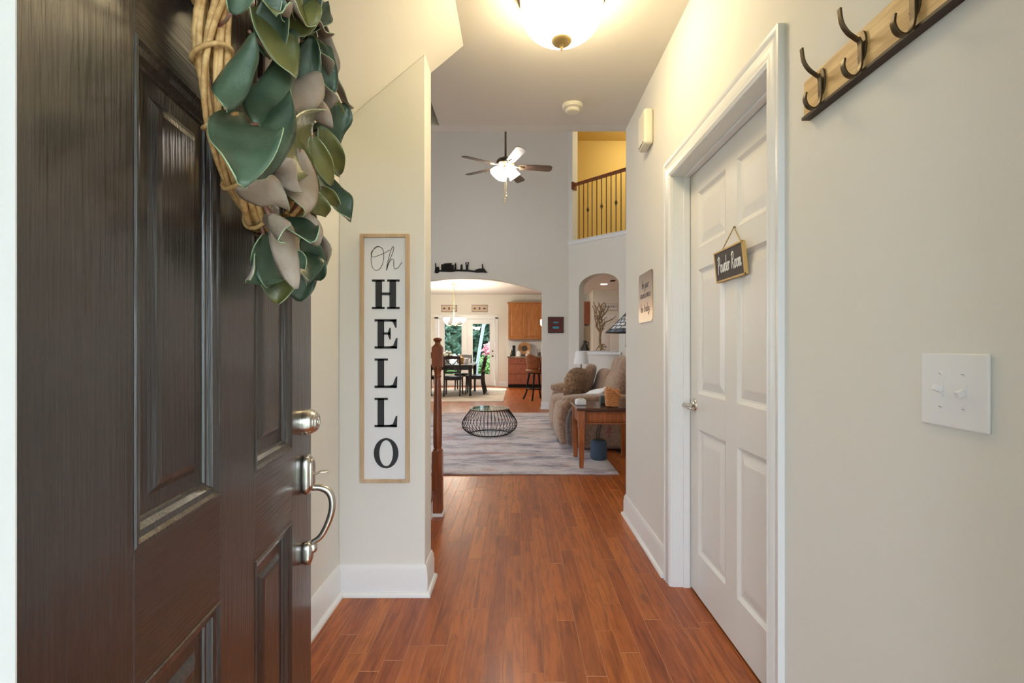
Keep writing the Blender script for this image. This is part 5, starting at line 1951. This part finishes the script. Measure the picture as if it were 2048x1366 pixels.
t = thing('trim_6', 'white casing around the glass garden doors', 'door casing', (0, YB, 0), kind='structure')
for (a, b2, c1, c2) in ((FX0 - 0.06, FX0 + 0.06, 0, 2.16), (FX1 - 0.06, FX1 + 0.04, 0, 2.16), (FX0 - 0.06, FX1 + 0.04, 2.11, 2.23)):
    MB().box(a, b2, -0.02, 0.10, c1, c2).build('casing', 'trim_white', t, bevel=0.004)
MB().box(FX0, FX1, -0.01, 0.16, -0.02, 0.012).build('threshold', 'bronze', t)
MB().box(-1.592, -1.578, 0.01, 0.09, 0.01, 2.1).build('astragal', 'trim_white', t)

# plaques over the doors
for k, (ua, ub) in enumerate(((882.5, 914), (943.5, 975))):
    q0, q1 = pt(ua, 624, YB), pt(ub, 610, YB)
    o = thing('wall_plaque', ('left' if k == 0 else 'right') + ' small framed ornament plaque above the garden doors', 'plaque', ((q0.x + q1.x) / 2, YB, q0.z), group='plaques above the garden doors')
    hw_, hh_ = (q1.x - q0.x) / 2, q1.z - q0.z
    MB().box(-hw_, hw_, -0.015, -0.001, 0, hh_).build('panel', 'plaque', o)
    for (a, b2, c1, c2) in ((-hw_, -hw_ + 0.012, 0, hh_), (hw_ - 0.012, hw_, 0, hh_), (-hw_, hw_, 0, 0.012), (-hw_, hw_, hh_ - 0.012, hh_)):
        MB().box(a, b2, -0.024, -0.001, c1, c2).build('frame_side', 'plaque_dark', o)
    for x_ in (-0.15, 0.15):
        mb = MB()
        mb.prism([(x_ - 0.05, hh_ / 2), (x_, hh_ / 2 - 0.035), (x_ + 0.05, hh_ / 2), (x_, hh_ / 2 + 0.035)], lambda a, b, d: (a, d, b), -0.022, -0.014)
        mb.build('diamond', 'plaque_dark', o)
    MB().box(-0.025, 0.025, -0.022, -0.014, hh_ / 2 - 0.04, hh_ / 2 + 0.04).build('center_mark', 'plaque_dark', o)

# dining rug
mb = MB()
mb.box(-2.9, -0.32, 10.65, 14.15, 0.0, 0.010)
tag(mb.build('dining_rug', 'rug_dining', None, bevel=0.003), 'pale beige patterned rug under the dining table', 'rug')
mb = MB()
# table
dt = thing('dining_table', 'dark espresso dining table in front of the garden doors', 'table', (-1.66, 12.50, 0.010))
mb = MB()
mb.box(-0.55, 0.55, -0.72, 0.72, 0.735, 0.770)
mb.build('top', 'espresso_wood', dt, bevel=0.008)
for (a, b2, c1, c2) in ((-0.47, 0.47, -0.64, -0.615), (-0.47, 0.47, 0.615, 0.64), (-0.47, -0.445, -0.62, 0.62), (0.445, 0.47, -0.62, 0.62)):
    MB().box(a, b2, c1, c2, 0.64, 0.735).build('apron', 'espresso_wood', dt)
for sx in (-1, 1):
    for sy in (-1, 1):
        mb = MB()
        mb.lathe([(0.030, 0), (0.034, 0.02), (0.028, 0.05), (0.026, 0.12), (0.034, 0.40), (0.040, 0.56), (0.042, 0.58), (0.045, 0.60), (0.045, 0.735)], (sx * 0.49, sy * 0.65, 0), 12)
        mb.build('leg', 'espresso_wood', dt, smooth='auto')
# chairs: local, seat centre at origin, faces +y (back at -y)
def chair_proto():
    r = thing('dining_chair', 'x', 'chair', group='dark dining chairs around the table')
    mb = MB()
    mb.prism([(-0.21, -0.20), (0.21, -0.20), (0.235, 0.20), (0.15, 0.235), (-0.15, 0.235), (-0.235, 0.20)], lambda a, b, d: (a, b, d), 0.43, 0.475)
    mb.build('seat', 'espresso_wood', r, bevel=0.012)
    MB().box(-0.20, 0.20, -0.19, 0.20, 0.385, 0.43).build('seat_rail', 'espresso_wood', r)
    for sx in (-1, 1):
        mb = MB()
        mb.tube(smoothpts([(sx * 0.20, 0.19, 0.43), (sx * 0.205, 0.20, 0.20), (sx * 0.21, 0.215, 0.0)], 3), [0.022] * 3 + [0.018] * 3 + [0.014], 8)
        mb.build('leg', 'espresso_wood', r, smooth=True)
        mb = MB()
        mb.tube(smoothpts([(sx * 0.195, -0.26, 0.0), (sx * 0.195, -0.20, 0.25), (sx * 0.195, -0.19, 0.45), (sx * 0.195, -0.215, 0.70), (sx * 0.19, -0.275, 0.98)], 4), 0.020, 8)
        mb.build('leg', 'espresso_wood', r, smooth=True)
    mb = MB()
    mb.prism([(-0.20, 0.90), (0.20, 0.90), (0.20, 0.965), (0.10, 0.985), (-0.10, 0.985), (-0.20, 0.965)], lambda a, b, d: (a, d - (b - .7) * .2, b), -0.232, -0.205)
    mb.build('top_rail', 'espresso_wood', r)
    MB().box(-0.19, 0.19, -0.215, -0.193, 0.56, 0.60).build('lower_rail', 'espresso_wood', r)
    for sg_ in (-1, 1):
        mb = MB()
        mb.tube(smoothpts([(sg_ * -0.17, -0.21, 0.60), (sg_ * -0.02, -0.217, 0.72), (sg_ * 0.06, -0.232, 0.80), (sg_ * 0.15, -0.245, 0.90)], 4), 0.013, 7)
        mb.build('cross_splat', 'espresso_wood', r, smooth=True)
    return r
ch0 = chair_proto()
spots = [(-1.60, 11.96, 0, 'dark X-back dining chair at the near end of table, seen from behind'),
         (-1.10, 12.37, PI / 2, 'dark dining chair in profile at the right side, nearest of its two'),
         (-1.10, 12.86, PI / 2, 'dark dining chair in profile at the right side, farther of its two'),
         (-1.52, 13.50, PI, 'dark dining chair facing us at the far end of table'),
         (-2.28, 12.25, -PI / 2, 'dark dining chair on the left side behind the newel post')]
for i, (x, y, rz, lb) in enumerate(spots):
    c = ch0 if i == 0 else copy_tree(ch0)
    c.location = (x, y, 0.017)
    c.rotation_euler = (0, 0, rz)
    c['label'] = lb
# table setting
TZ = 0.780
q = pt(893, 715, 12.2)
fv = thing('flower_vase', 'white vase with white and yellow flowers on dining table', 'vase', (q.x, 12.2, TZ))
mb = MB()
mb.lathe([(0.0, 0), (0.05, 0), (0.075, 0.03), (0.085, 0.08), (0.070, 0.13), (0.055, 0.15), (0.05, 0.15), (0.0, 0.12)], (0, 0, 0), 20)
mb.build('vase_body', 'paper_white', fv, smooth='auto')
rn = random.Random(9)
for k in range(16):
    a, e_ = rn.uniform(0, 6.28), rn.uniform(0.1, 1.0)
    c = Vector((0.15 * math.cos(a) * e_, 0.15 * math.sin(a) * e_, 0.22 + rn.uniform(0, 0.10) * (1.4 - e_)))
    MB().tube([(0, 0, 0.12), tuple(c)], 0.003, 5).build('flower_stem', 'foliage_green', fv)
    mb = MB()
    mb.sup(c, (0.042, 0.042, 0.032), 0.9, 10, 6, lambda p_: p_ * (1 + 0.3 * noise.noise(p_ * 60)))
    mb.build('bloom', rn.choice(('petal_white', 'petal_white', 'foliage_lime')), fv, smooth=True)
for k in range(10):
    a = rn.uniform(0, 6.28)
    o = leaf(fv, (0.03 * math.cos(a), 0.03 * math.sin(a), 0.14), (math.cos(a), math.sin(a), 0.7), (-math.cos(a), -math.sin(a), 1), 0.17, 0.05, 0.9, 0.2, 0.05, a, 'leaf_top')
q = pt(922, 730, 12.3)
o = thing('amber_jar', 'amber glass jar with finial lid on dining table', 'jar', (q.x, 12.3, TZ))
MB().lathe([(0.0, 0), (0.06, 0), (0.072, 0.02), (0.075, 0.12), (0.066, 0.16), (0.0, 0.16)], (0, 0, 0), 20).build('jar_body', 'amber_glass', o, smooth='auto')
MB().lathe([(0.07, 0.16), (0.07, 0.172), (0.03, 0.20), (0.012, 0.215), (0.018, 0.235), (0.0, 0.25)], (0, 0, 0), 20).build('lid', 'terracotta', o, smooth='auto')
q = pt(932, 730, 12.15)
o = thing('white_pitcher', 'white rounded pitcher on the dining table', 'pitcher', (q.x, 12.15, TZ))
MB().lathe([(0.0, 0), (0.045, 0), (0.065, 0.03), (0.066, 0.07), (0.05, 0.11), (0.052, 0.14), (0.047, 0.14), (0.0, 0.11)], (0, 0, 0), 20).build('body', 'paper_white', o, smooth='auto')
MB().tube(smoothpts([(0.05, 0, 0.12), (0.09, 0, 0.11), (0.09, 0, 0.06), (0.06, 0, 0.04)], 4), 0.008, 8).build('handle', 'paper_white', o, smooth=True)

# chandelier
cd = thing('chandelier', 'brass chandelier with glowing white glass bowls over dining table', 'chandelier', (-1.655, 12.5, ZD))
MB().lathe([(0.0, 0), (0.07, 0), (0.065, -0.02), (0.02, -0.035), (0.0, -0.035)], (0, 0, 0), 20).build('canopy', 'brushed_brass', cd, smooth='auto')
MB().tube([(0, 0, -0.03), (0, 0, -1.02)], 0.008, 8).build('rod', 'brushed_brass', cd, smooth=True)
MB().lathe([(0.0, -0.86), (0.02, -0.87), (0.03, -0.93), (0.016, -0.98), (0.04, -1.03), (0.03, -1.07), (0.0, -1.09)], (0, 0, 0), 16).build('hub', 'brushed_brass', cd, smooth='auto')
for k in range(5):
    a = 2 * PI * k / 5 + 0.2
    ca, sa = math.cos(a), math.sin(a)
    arm = MB().tube(smoothpts([(0.02 * ca, 0.02 * sa, -1.03), (0.12 * ca, 0.12 * sa, -1.08), (0.22 * ca, 0.22 * sa, -1.06), (0.235 * ca, 0.235 * sa, -1.0)], 5), 0.008, 8).build('arm', 'brushed_brass', cd, smooth=True)
    MB().lathe([(0.02, -1.0), (0.045, -0.98), (0.068, -0.94), (0.080, -0.89), (0.076, -0.89), (0.055, -0.95), (0.0, -0.975)], (0.235 * ca, 0.235 * sa, 0), 20).build('glass_bowl', 'glow_chandelier', cd, smooth='auto')

# kitchen: upper cabinets, base cabinet, counter, things on it
KX0 = (1016.5 - U0) * 14.65 / F
uc = thing('upper_cabinet', 'brown double-door wall cabinet right of the garden doors', 'cabinet', (KX0, 14.66, 1.46))
UW = 1.05
MB().box(0, UW, 0, 0.335, 0, 1.10).build('body', 'cabinet_wood', uc)
MB().box(-0.03, UW + 0.03, -0.03, 0.335, 1.10, 1.135).build('crown', 'cabinet_wood', uc, bevel=0.01)
for (a, b2) in ((0.012, UW / 2 - 0.006), (UW / 2 + 0.006, UW - 0.012)):
    d_ = ringpanel(a, b2, 0.012, 1.085, [(0, 0.019), (0, 0), (0.055, 0.0), (0.06, 0.008), (0.075, 0.008), (0.10, 0.003)], y=-0.02)
    dd = d_.build('door', 'cabinet_wood', uc)
    kx = b2 - 0.03 if a < 0.2 else a + 0.03
    MB().lathe([(0.0, -0.045), (0.013, -0.042), (0.015, -0.035), (0.006, -0.02)], (kx, 0, 0.06), 12, 'y').build('knob', 'bronze', dd, smooth='auto')
for side, X0_, W_ in ((0, KX0, 0.80),):
    bc = thing('base_cabinet', 'brown drawer base cabinet below the granite counter', 'cabinet', (X0_, 14.39, 0))
    MB().box(0, 1.5, 0.0, 0.60, 0.10, 0.905).build('body', 'cabinet_wood_red', bc)
    MB().box(0.0, 1.5, 0.07, 0.60, 0, 0.10).build('toe_kick', 'recess_dark', bc)
    for (a, b2) in ((0.012, 0.745), (0.757, 1.488)):
        for (z0, z1) in ((0.115, 0.41), (0.42, 0.71), (0.72, 0.895)):
            d_ = ringpanel(a, b2, z0, z1, [(0, 0.019), (0, 0), (0.012, -0.003), (0.03, -0.003)], y=-0.02)
            dd = d_.build('drawer', 'cabinet_wood_red', bc)
            MB().lathe([(0.0, -0.05), (0.013, -0.047), (0.015, -0.04), (0.006, -0.023)], ((a + b2) / 2, 0, (z0 + z1) / 2), 12, 'y').build('knob', 'bronze', dd, smooth='auto')
mb = MB()
mb.box(KX0 - 0.03, KX0 + 1.53, 14.35, YB - 0.001, 0.905, 0.945)
tag(mb.build('kitchen_counter', 'granite', None, bevel=0.006), 'speckled beige granite counter on the drawer cabinet', 'countertop')
mb = MB()
o = thing('coffee_maker', 'black coffee maker at the left of kitchen counter', 'coffee maker', (KX0 + 0.13, 14.62, 0.945))
MB().box(-0.08, 0.09, -0.10, 0.12, 0, 0.03).build('base', 'black_metal', o, bevel=0.008)
MB().box(0.0, 0.09, -0.10, 0.12, 0.03, 0.33).build('tower', 'black_metal', o, bevel=0.012)
MB().lathe([(0.0, 0.035), (0.042, 0.035), (0.05, 0.08), (0.048, 0.16), (0.03, 0.20), (0.0, 0.20)], (-0.045, 0, 0), 20).build('carafe', 'stainless', o, smooth='auto')
o = thing('decor_plate', 'round brown decorative plate standing on the kitchen counter', 'plate', (pt(1049, 700, 14.7).x, 14.72, 0.945))
mb = MB(Matrix.Translation((0, 0.02, 0.235)) @ Matrix.Rotation(R(-10), 4, 'X'))
mb.lathe([(0.0, 0.0), (0.10, 0.0), (0.20, -0.022), (0.20, -0.012), (0.10, 0.010), (0.0, 0.012)], (0, 0, 0), 32, 'y')
mb.build('rim', 'terracotta', o, smooth='auto')
mb = MB(Matrix.Translation((0, 0.02, 0.235)) @ Matrix.Rotation(R(-10), 4, 'X'))
mb.lathe([(0.0, -0.004), (0.085, -0.004), (0.09, 0.0)], (0, 0, 0), 28, 'y')
mb.build('center_medallion', 'dark_wood_edge', o, smooth='auto')
MB().box(-0.08, 0.08, -0.07, 0.08, 0, 0.02).add([(-0.06, -0.06, 0.02), (-0.05, -0.06, 0.02), (-0.05, -0.06, 0.07), (-0.06, -0.06, 0.07)], [(0, 1, 2, 3)]).box(-0.06, -0.05, -0.06, -0.05, 0.02, 0.06).box(0.05, 0.06, -0.06, -0.05, 0.02, 0.06).build('stand', 'dark_wood_edge', o)
for k, (u_, lb) in enumerate(((1037.5, 'white lidded canister left of the brown plate'), (1057, 'cream canister right of the brown plate'))):
    o = thing('canister', lb, 'canister', (pt(u_, 700, 14.5).x, 14.5, 0.945), group='canisters on the kitchen counter')
    MB().lathe([(0.0, 0), (0.065, 0), (0.07, 0.02), (0.07, 0.12), (0.06, 0.135), (0.0, 0.135)], (0, 0, 0), 20).build('body', ('paper_white', 'plaque')[k], o, smooth='auto')
    MB().lathe([(0.062, 0.135), (0.062, 0.15), (0.02, 0.158), (0.016, 0.175), (0.0, 0.18)], (0, 0, 0), 20).build('lid', ('paper_white', 'plaque')[k], o, smooth='auto')
o = thing('utensil_crock', 'small grey crock at the right of kitchen counter', 'crock', (pt(1078, 705, 14.5).x, 14.5, 0.945))
MB().lathe([(0.0, 0), (0.05, 0), (0.055, 0.02), (0.055, 0.12), (0.05, 0.12), (0.045, 0.02), (0.0, 0.02)], (0, 0, 0), 20).build('pot', 'fence_wood', o, smooth='auto')
for k in range(4):
    a = k * 1.6
    MB().tube([(0.02 * math.cos(a), 0.02 * math.sin(a), 0.03), (0.05 * math.cos(a), 0.05 * math.sin(a), 0.22)], 0.005, 6).build('utensil', 'dark_wood_edge', o)
# white tile backsplash under the cabinet
mb = MB()
mb.box(KX0, 2.15, YB - 0.012, YB - 0.0005, 0.945, 1.46)
struct('trim_7', mb, 'paper_white', 'white kitchen backsplash below the wall cabinet', 'backsplash')

# bar stool
bs = thing('bar_stool', 'tan leather bar stool with black metal legs by the arch', 'bar stool', (0.44, 11.1, 0), R(25))
MB().sup((0, 0, 0.67), (0.22, 0.21, 0.05), 0.5, 28, 12).build('seat', 'leather_tan', bs, smooth=True)
mb = MB()
vs, fs = [], []
for i in range(15):
    a = R(180 + 150 * (i / 14 - 0.5) * 1.0)
    for j in range(7):
        z = 0.70 + 0.36 * j / 6
        r_ = 0.21 + 0.05 * (j / 6)
        vs.append((r_ * math.cos(a), r_ * math.sin(a), z - 0.10 * abs(i / 7 - 1) ** 2 * (j / 6)))
for i in range(14):
    for j in range(6):
        a = i * 7 + j
        fs.append((a, a + 1, a + 8, a + 7))
mb.add(vs, fs)
o = mb.build('backrest', 'leather_tan', bs, smooth=True)
s = o.modifiers.new('thick', 'SOLIDIFY')
s.thickness = 0.03
mb = MB()
mb.tube(smoothpts([(-0.07, 0.27, 0.99), (-0.05, 0.275, 0.85), (-0.03, 0.25, 0.72), (-0.02, 0.22, 0.66)], 5), 0.012, 8)
mb.tube(smoothpts([(-0.07, -0.27, 0.99), (-0.05, -0.275, 0.85), (-0.03, -0.25, 0.72), (-0.02, -0.22, 0.66)], 5), 0.012, 8)
mb.build('back_frame', 'black_metal', bs, smooth=True)
for sx in (-1, 1):
    for sy in (-1, 1):
        MB().tube(smoothpts([(sx * 0.12, sy * 0.12, 0.63), (sx * 0.15, sy * 0.15, 0.42), (sx * 0.17, sy * 0.17, 0.20), (sx * 0.23, sy * 0.23, 0.0)], 5), [0.024] * 8 + [0.02] * 8, 8).build('leg', 'black_metal', bs, smooth=True)
MB().tube([(0.165 * math.cos(2 * PI * i / 28) * 1.3, 0.165 * math.sin(2 * PI * i / 28) * 1.3, 0.26) for i in range(28)], 0.012, 8, closed=True).build('foot_ring', 'black_metal', bs, smooth=True)
MB().lathe([(0.0, 0.60), (0.14, 0.60), (0.15, 0.615), (0.15, 0.63), (0.0, 0.64)], (0, 0, 0), 20).build('swivel', 'black_metal', bs, smooth='auto')

# wall sconce glow at the kitchen side of the arch
q = pt(1082.5, 646, 13.0)
o = thing('wall_sconce', 'small glowing wall light at the edge of the arch', 'wall lamp', (q.x + 0.03, 13.0, q.z - 0.05))
MB().lathe([(0.0, -0.03), (0.03, -0.03), (0.05, 0.0), (0.06, 0.10), (0.05, 0.14), (0.0, 0.15)], (0, 0, 0), 20).build('shade', 'glow_sconce', o, smooth='auto')
MB().tube([(0, 0, 0.15), (0, 0, ZD - q.z + 0.05)], 0.005, 6).build('cord', 'brushed_brass', o)

# kitchen seen through the pass-through
fr = thing('refrigerator', 'stainless refrigerator seen through the arched pass-through', 'refrigerator', (1.93, 14.30, 0))
MB().box(0, 0.235, 0.03, 0.68, 0.02, 1.84).build('body', 'recess_dark', fr)
MB().box(0.0, 0.235, 0.0, 0.03, 0.75, 1.84).build('upper_door', 'stainless', fr, bevel=0.008)
MB().box(0.0, 0.235, 0.0, 0.03, 0.04, 0.735).build('freezer_drawer', 'stainless', fr, bevel=0.008)
MB().tube([(0.05, -0.05, 0.85), (0.05, -0.05, 1.65)], 0.012, 8).build('handle', 'stainless', fr, smooth=True)
oc = thing('fridge_cabinet', 'reddish brown cabinet above the refrigerator', 'cabinet', (1.90, 14.35, 1.90))
MB().box(0, 0.265, 0.02, 0.64, 0, 0.68).build('body', 'cabinet_wood_red', oc)
ringpanel(0.005, 0.26, 0.01, 0.67, [(0, 0.019), (0, 0), (0.05, 0), (0.055, 0.008), (0.07, 0.008), (0.09, 0.003)], y=0.0).build('door', 'cabinet_wood_red', oc)
o = thing('pantry_sign', 'white wall sign reading PANTRY in the kitchen', 'sign', (2.66, 13.8, 2.28))
MB().prism([(-0.22, 0.02), (-0.20, 0), (0.20, 0), (0.22, 0.02), (0.22, 0.17), (0.20, 0.19), (-0.20, 0.19), (-0.22, 0.17)], lambda a, b, d: (a, d, b), -0.02, -0.001).build('board', 'board_white', o)
for (a, b2, c1, c2) in ((-0.225, -0.205, 0.0, 0.19), (0.205, 0.225, 0.0, 0.19), (-0.205, 0.205, 0.0, 0.016), (-0.205, 0.205, 0.174, 0.19)):
    MB().box(a, b2, -0.028, -0.001, c1, c2).build('frame_side', 'plaque', o)
me = text_mesh('PANTRY', 0.105, 0.002)
for v in me.vertices:
    v.co = Vector((v.co.x * 1.0, -0.021 - v.co.z, 0.095 + v.co.y))
obj('lettering', me, 'ink', o)
pd = thing('door_5', 'white pantry door below the pantry sign', 'door', (2.52, 13.79, 0), kind='structure')
for a, b2 in ((0, 0.11), (0.65, 0.76)):
    MB().box(a, b2, -0.02, 0.0, 0, 2.05).build('stile', 'door_white', pd)
for a, b2 in ((0, 0.2), (0.9, 1.02), (1.92, 2.05)):
    MB().box(0.11, 0.65, -0.02, 0.0, a, b2).build('rail', 'door_white', pd)
for a, b2 in ((0.2, 0.9), (1.02, 1.92)):
    ringpanel(0.11, 0.65, a, b2, [(0, 0), (0.01, 0.01), (0.03, 0.01), (0.06, 0.003)], y=-0.02).build('panel', 'door_white', pd)
for (a, b2, c1, c2) in ((-0.09, 0, 0, 2.14), (0.76, 0.85, 0, 2.14), (0, 0.76, 2.05, 2.14)):
    MB().box(a, b2, -0.03, 0, c1, c2).build('casing', 'trim_white', pd)
rc_ = None
for k, (x, y, lb) in enumerate(((2.25, 12.5, 'round recessed ceiling light seen through the pass-through'), (0.9, 12.8, 'recessed kitchen ceiling light above the bar stool'), (-2.6, 13.6, 'recessed dining ceiling light near the left wall'))):
    o = thing('recessed_light', lb, 'ceiling light', (x, y, ZD), group='recessed kitchen lights')
    MB().lathe([(0.085, 0.0), (0.105, 0.0), (0.105, -0.006), (0.085, -0.008)], (0, 0, 0), 24, closed=True).build('trim_ring', 'plastic_white', o, smooth='auto')
    MB().lathe([(0.0, -0.003), (0.085, -0.003), (0.085, -0.001), (0.0, -0.001)], (0, 0, 0), 24).build('lens', 'glow_can', o, smooth='auto')
q = pt(1224, 561, 11.8)
o = thing('ceiling_vent', 'small dark vent on the kitchen ceiling', 'vent', (2.35, 11.85, ZD))
MB().box(-0.06, 0.06, -0.09, 0.09, -0.012, -0.001).build('frame', 'bronze', o)
for k in range(5):
    MB().box(-0.05, 0.05, -0.075 + k * 0.034, -0.060 + k * 0.034, -0.018, -0.012).build('slat', 'recess_dark', o)

# ================================================================== GARDEN & PORCH
mb = MB()
mb.box(-30, 30, YB + 0.15, 60, -0.30, -0.12)
tag(mb.build('lawn', 'lawn', None), 'green lawn of the back garden', 'lawn', kind='structure')
mb = MB()
mb.box(-4.5, 3.0, YB + 0.15, 18.2, -0.14, -0.02)
tag(mb.build('patio', 'concrete', None), 'pale patio slab outside the garden doors', 'patio', kind='structure')
mb = MB()
mb.box(-2.2, 3.0, -2.2, 0.30, -0.2, -0.03)
tag(mb.build('porch', 'porch_tile', None), 'concrete porch slab at the entrance', 'porch', kind='structure')
mb = MB()
pr = thing('added_porch_roof', 'added unseen porch roof that shades the entrance', 'porch roof', (0, -1.0, 2.8), kind='structure')  # unseen roof, added to hold sky light off the white door frame
MB().box(-2.4, 3.2, -1.4, 1.29, 0, 0.12).build('soffit', 'trim_white', pr)  # slab of the added roof, blocks the high sky
for x in (-1.9, 2.7):
    MB().box(x - 0.07, x + 0.07, -1.2, -1.06, -2.83, 0).build('post', 'trim_white', pr)  # posts added only to carry the added roof
MB().box(2.05, 2.20, -1.4, 1.29, -2.83, 0).build('added_side_wall', 'trim_white', pr)  # unseen wall, added to block sky light; white to bounce daylight indoors
MB().box(-1.95, -1.80, -1.4, 1.29, -2.83, 0).build('added_side_wall', 'trim_white', pr)  # its added counterpart on the left, same purpose
mb = MB()
mb.box(-30, 30, -40, -2.2, -0.5, -0.3)
tag(mb.build('front_yard', 'lawn', None), 'grass of the front yard', 'lawn', kind='structure')

def shrub(name, c, r, n, size, m, label, cat='shrub', trunk=0.0, seed=1, group=None):
    rn = random.Random(seed)
    root = thing(name, label, cat, (c[0], c[1], -0.12), group=group)
    f = MB()
    for k in range(n):
        while True:
            q = Vector((rn.uniform(-1, 1), rn.uniform(-1, 1), rn.uniform(-1, 1)))
            if 0.25 < q.length < 1:
                break
        q *= 0.75 + 0.35 * noise.noise(q * 2.5 + Vector((seed, 0, 0)))
        p_ = Vector((q.x * r[0], q.y * r[0], trunk + r[1] + q.z * r[1]))
        d = Vector((rn.uniform(-1, 1), rn.uniform(-1, 1), rn.uniform(-0.8, 0.6))).normalized() * size * rn.uniform(0.7, 1.3)
        s_ = d.orthogonal().normalized() * size * 0.35
        b0 = len(f.v)
        f.v += [tuple(p_), tuple(p_ + d * 0.5 + s_), tuple(p_ + d), tuple(p_ + d * 0.5 - s_)]
        f.f.append((b0, b0 + 1, b0 + 2, b0 + 3))
    me = bpy.data.meshes.new('foliage')
    me.from_pydata(f.v, [], f.f)
    obj('foliage', me, m, root)
    mb = MB()
    mb.tube([(0, 0, 0), (0.05, 0, trunk * .5), (0, 0, trunk + r[1])], [0.05 + 0.02 * r[1]] * 2 + [0.02], 8)
    for k in range(4):
        a = k * 1.57 + seed
        mb.tube([(0, 0, trunk + 0.3 * r[1]), (r[0] * .5 * math.cos(a), r[0] * .5 * math.sin(a), trunk + r[1] * 1.2)], [0.03, 0.01], 6)
    mb.build('trunk', 'bark', root, smooth=True)
    return root
shrub('garden_tree', (-3.25, 20.5), (1.35, 1.7), 2600, 0.26, 'foliage_blue', 'bluish green tree behind the left garden door', 'tree', 0.2, 1)
shrub('garden_tree', (-1.95, 23.6), (1.45, 1.9), 2600, 0.28, 'foliage_blue', 'dark green tree between the two garden doors', 'tree', 0.2, 2)
shrub('garden_tree', (1.2, 22.0), (1.9, 3.0), 2600, 0.32, 'foliage_green', 'bright green tree behind the right garden door', 'tree', 0.3, 3)
shrub('garden_shrub', (-1.15, 19.0), (0.55, 0.55), 900, 0.15, 'foliage_green', 'light green shrub below the right garden door glass', 'shrub', 0.0, 4)
shrub('garden_shrub', (-2.7, 19.5), (0.6, 0.45), 900, 0.15, 'foliage_green', 'low green shrub below the left garden door glass', 'shrub', 0.0, 5)
shrub('flowering_shrub', (-1.10, 20.2), (0.45, 0.4), 500, 0.13, 'petal_pink', 'pink flowering shrub behind the right garden door', 'shrub', 0.85, 6)
shrub('flowering_shrub', (-2.35, 18.6), (0.35, 0.3), 320, 0.13, 'petal_white', 'white flowering shrub behind the left garden door', 'shrub', 0.5, 7)
for k in range(60):
    pass
fe = thing('garden_fence', 'weathered wooden board fence at the end of garden', 'fence', (0, 27, -0.12))
fb = MB().box(-0.14, 0.14, 0, 0.03, 0, 1.9).mesh('board')
for k in range(34):
    o = obj('board', fb, 'fence_wood', fe)
    o.location = (-6.5 + k * 0.29, 0, 0)
mb = MB()
mb.tube([pt(950, 763.5, 16.6), pt(957, 712, 16.6), pt(969, 640, 16.6), pt(972, 610, 16.6)], 0.055, 8)
tag(mb.build('leaning_pole', 'pole_white', None, smooth=True), 'pale slanted pole outside the right garden door', 'pole')
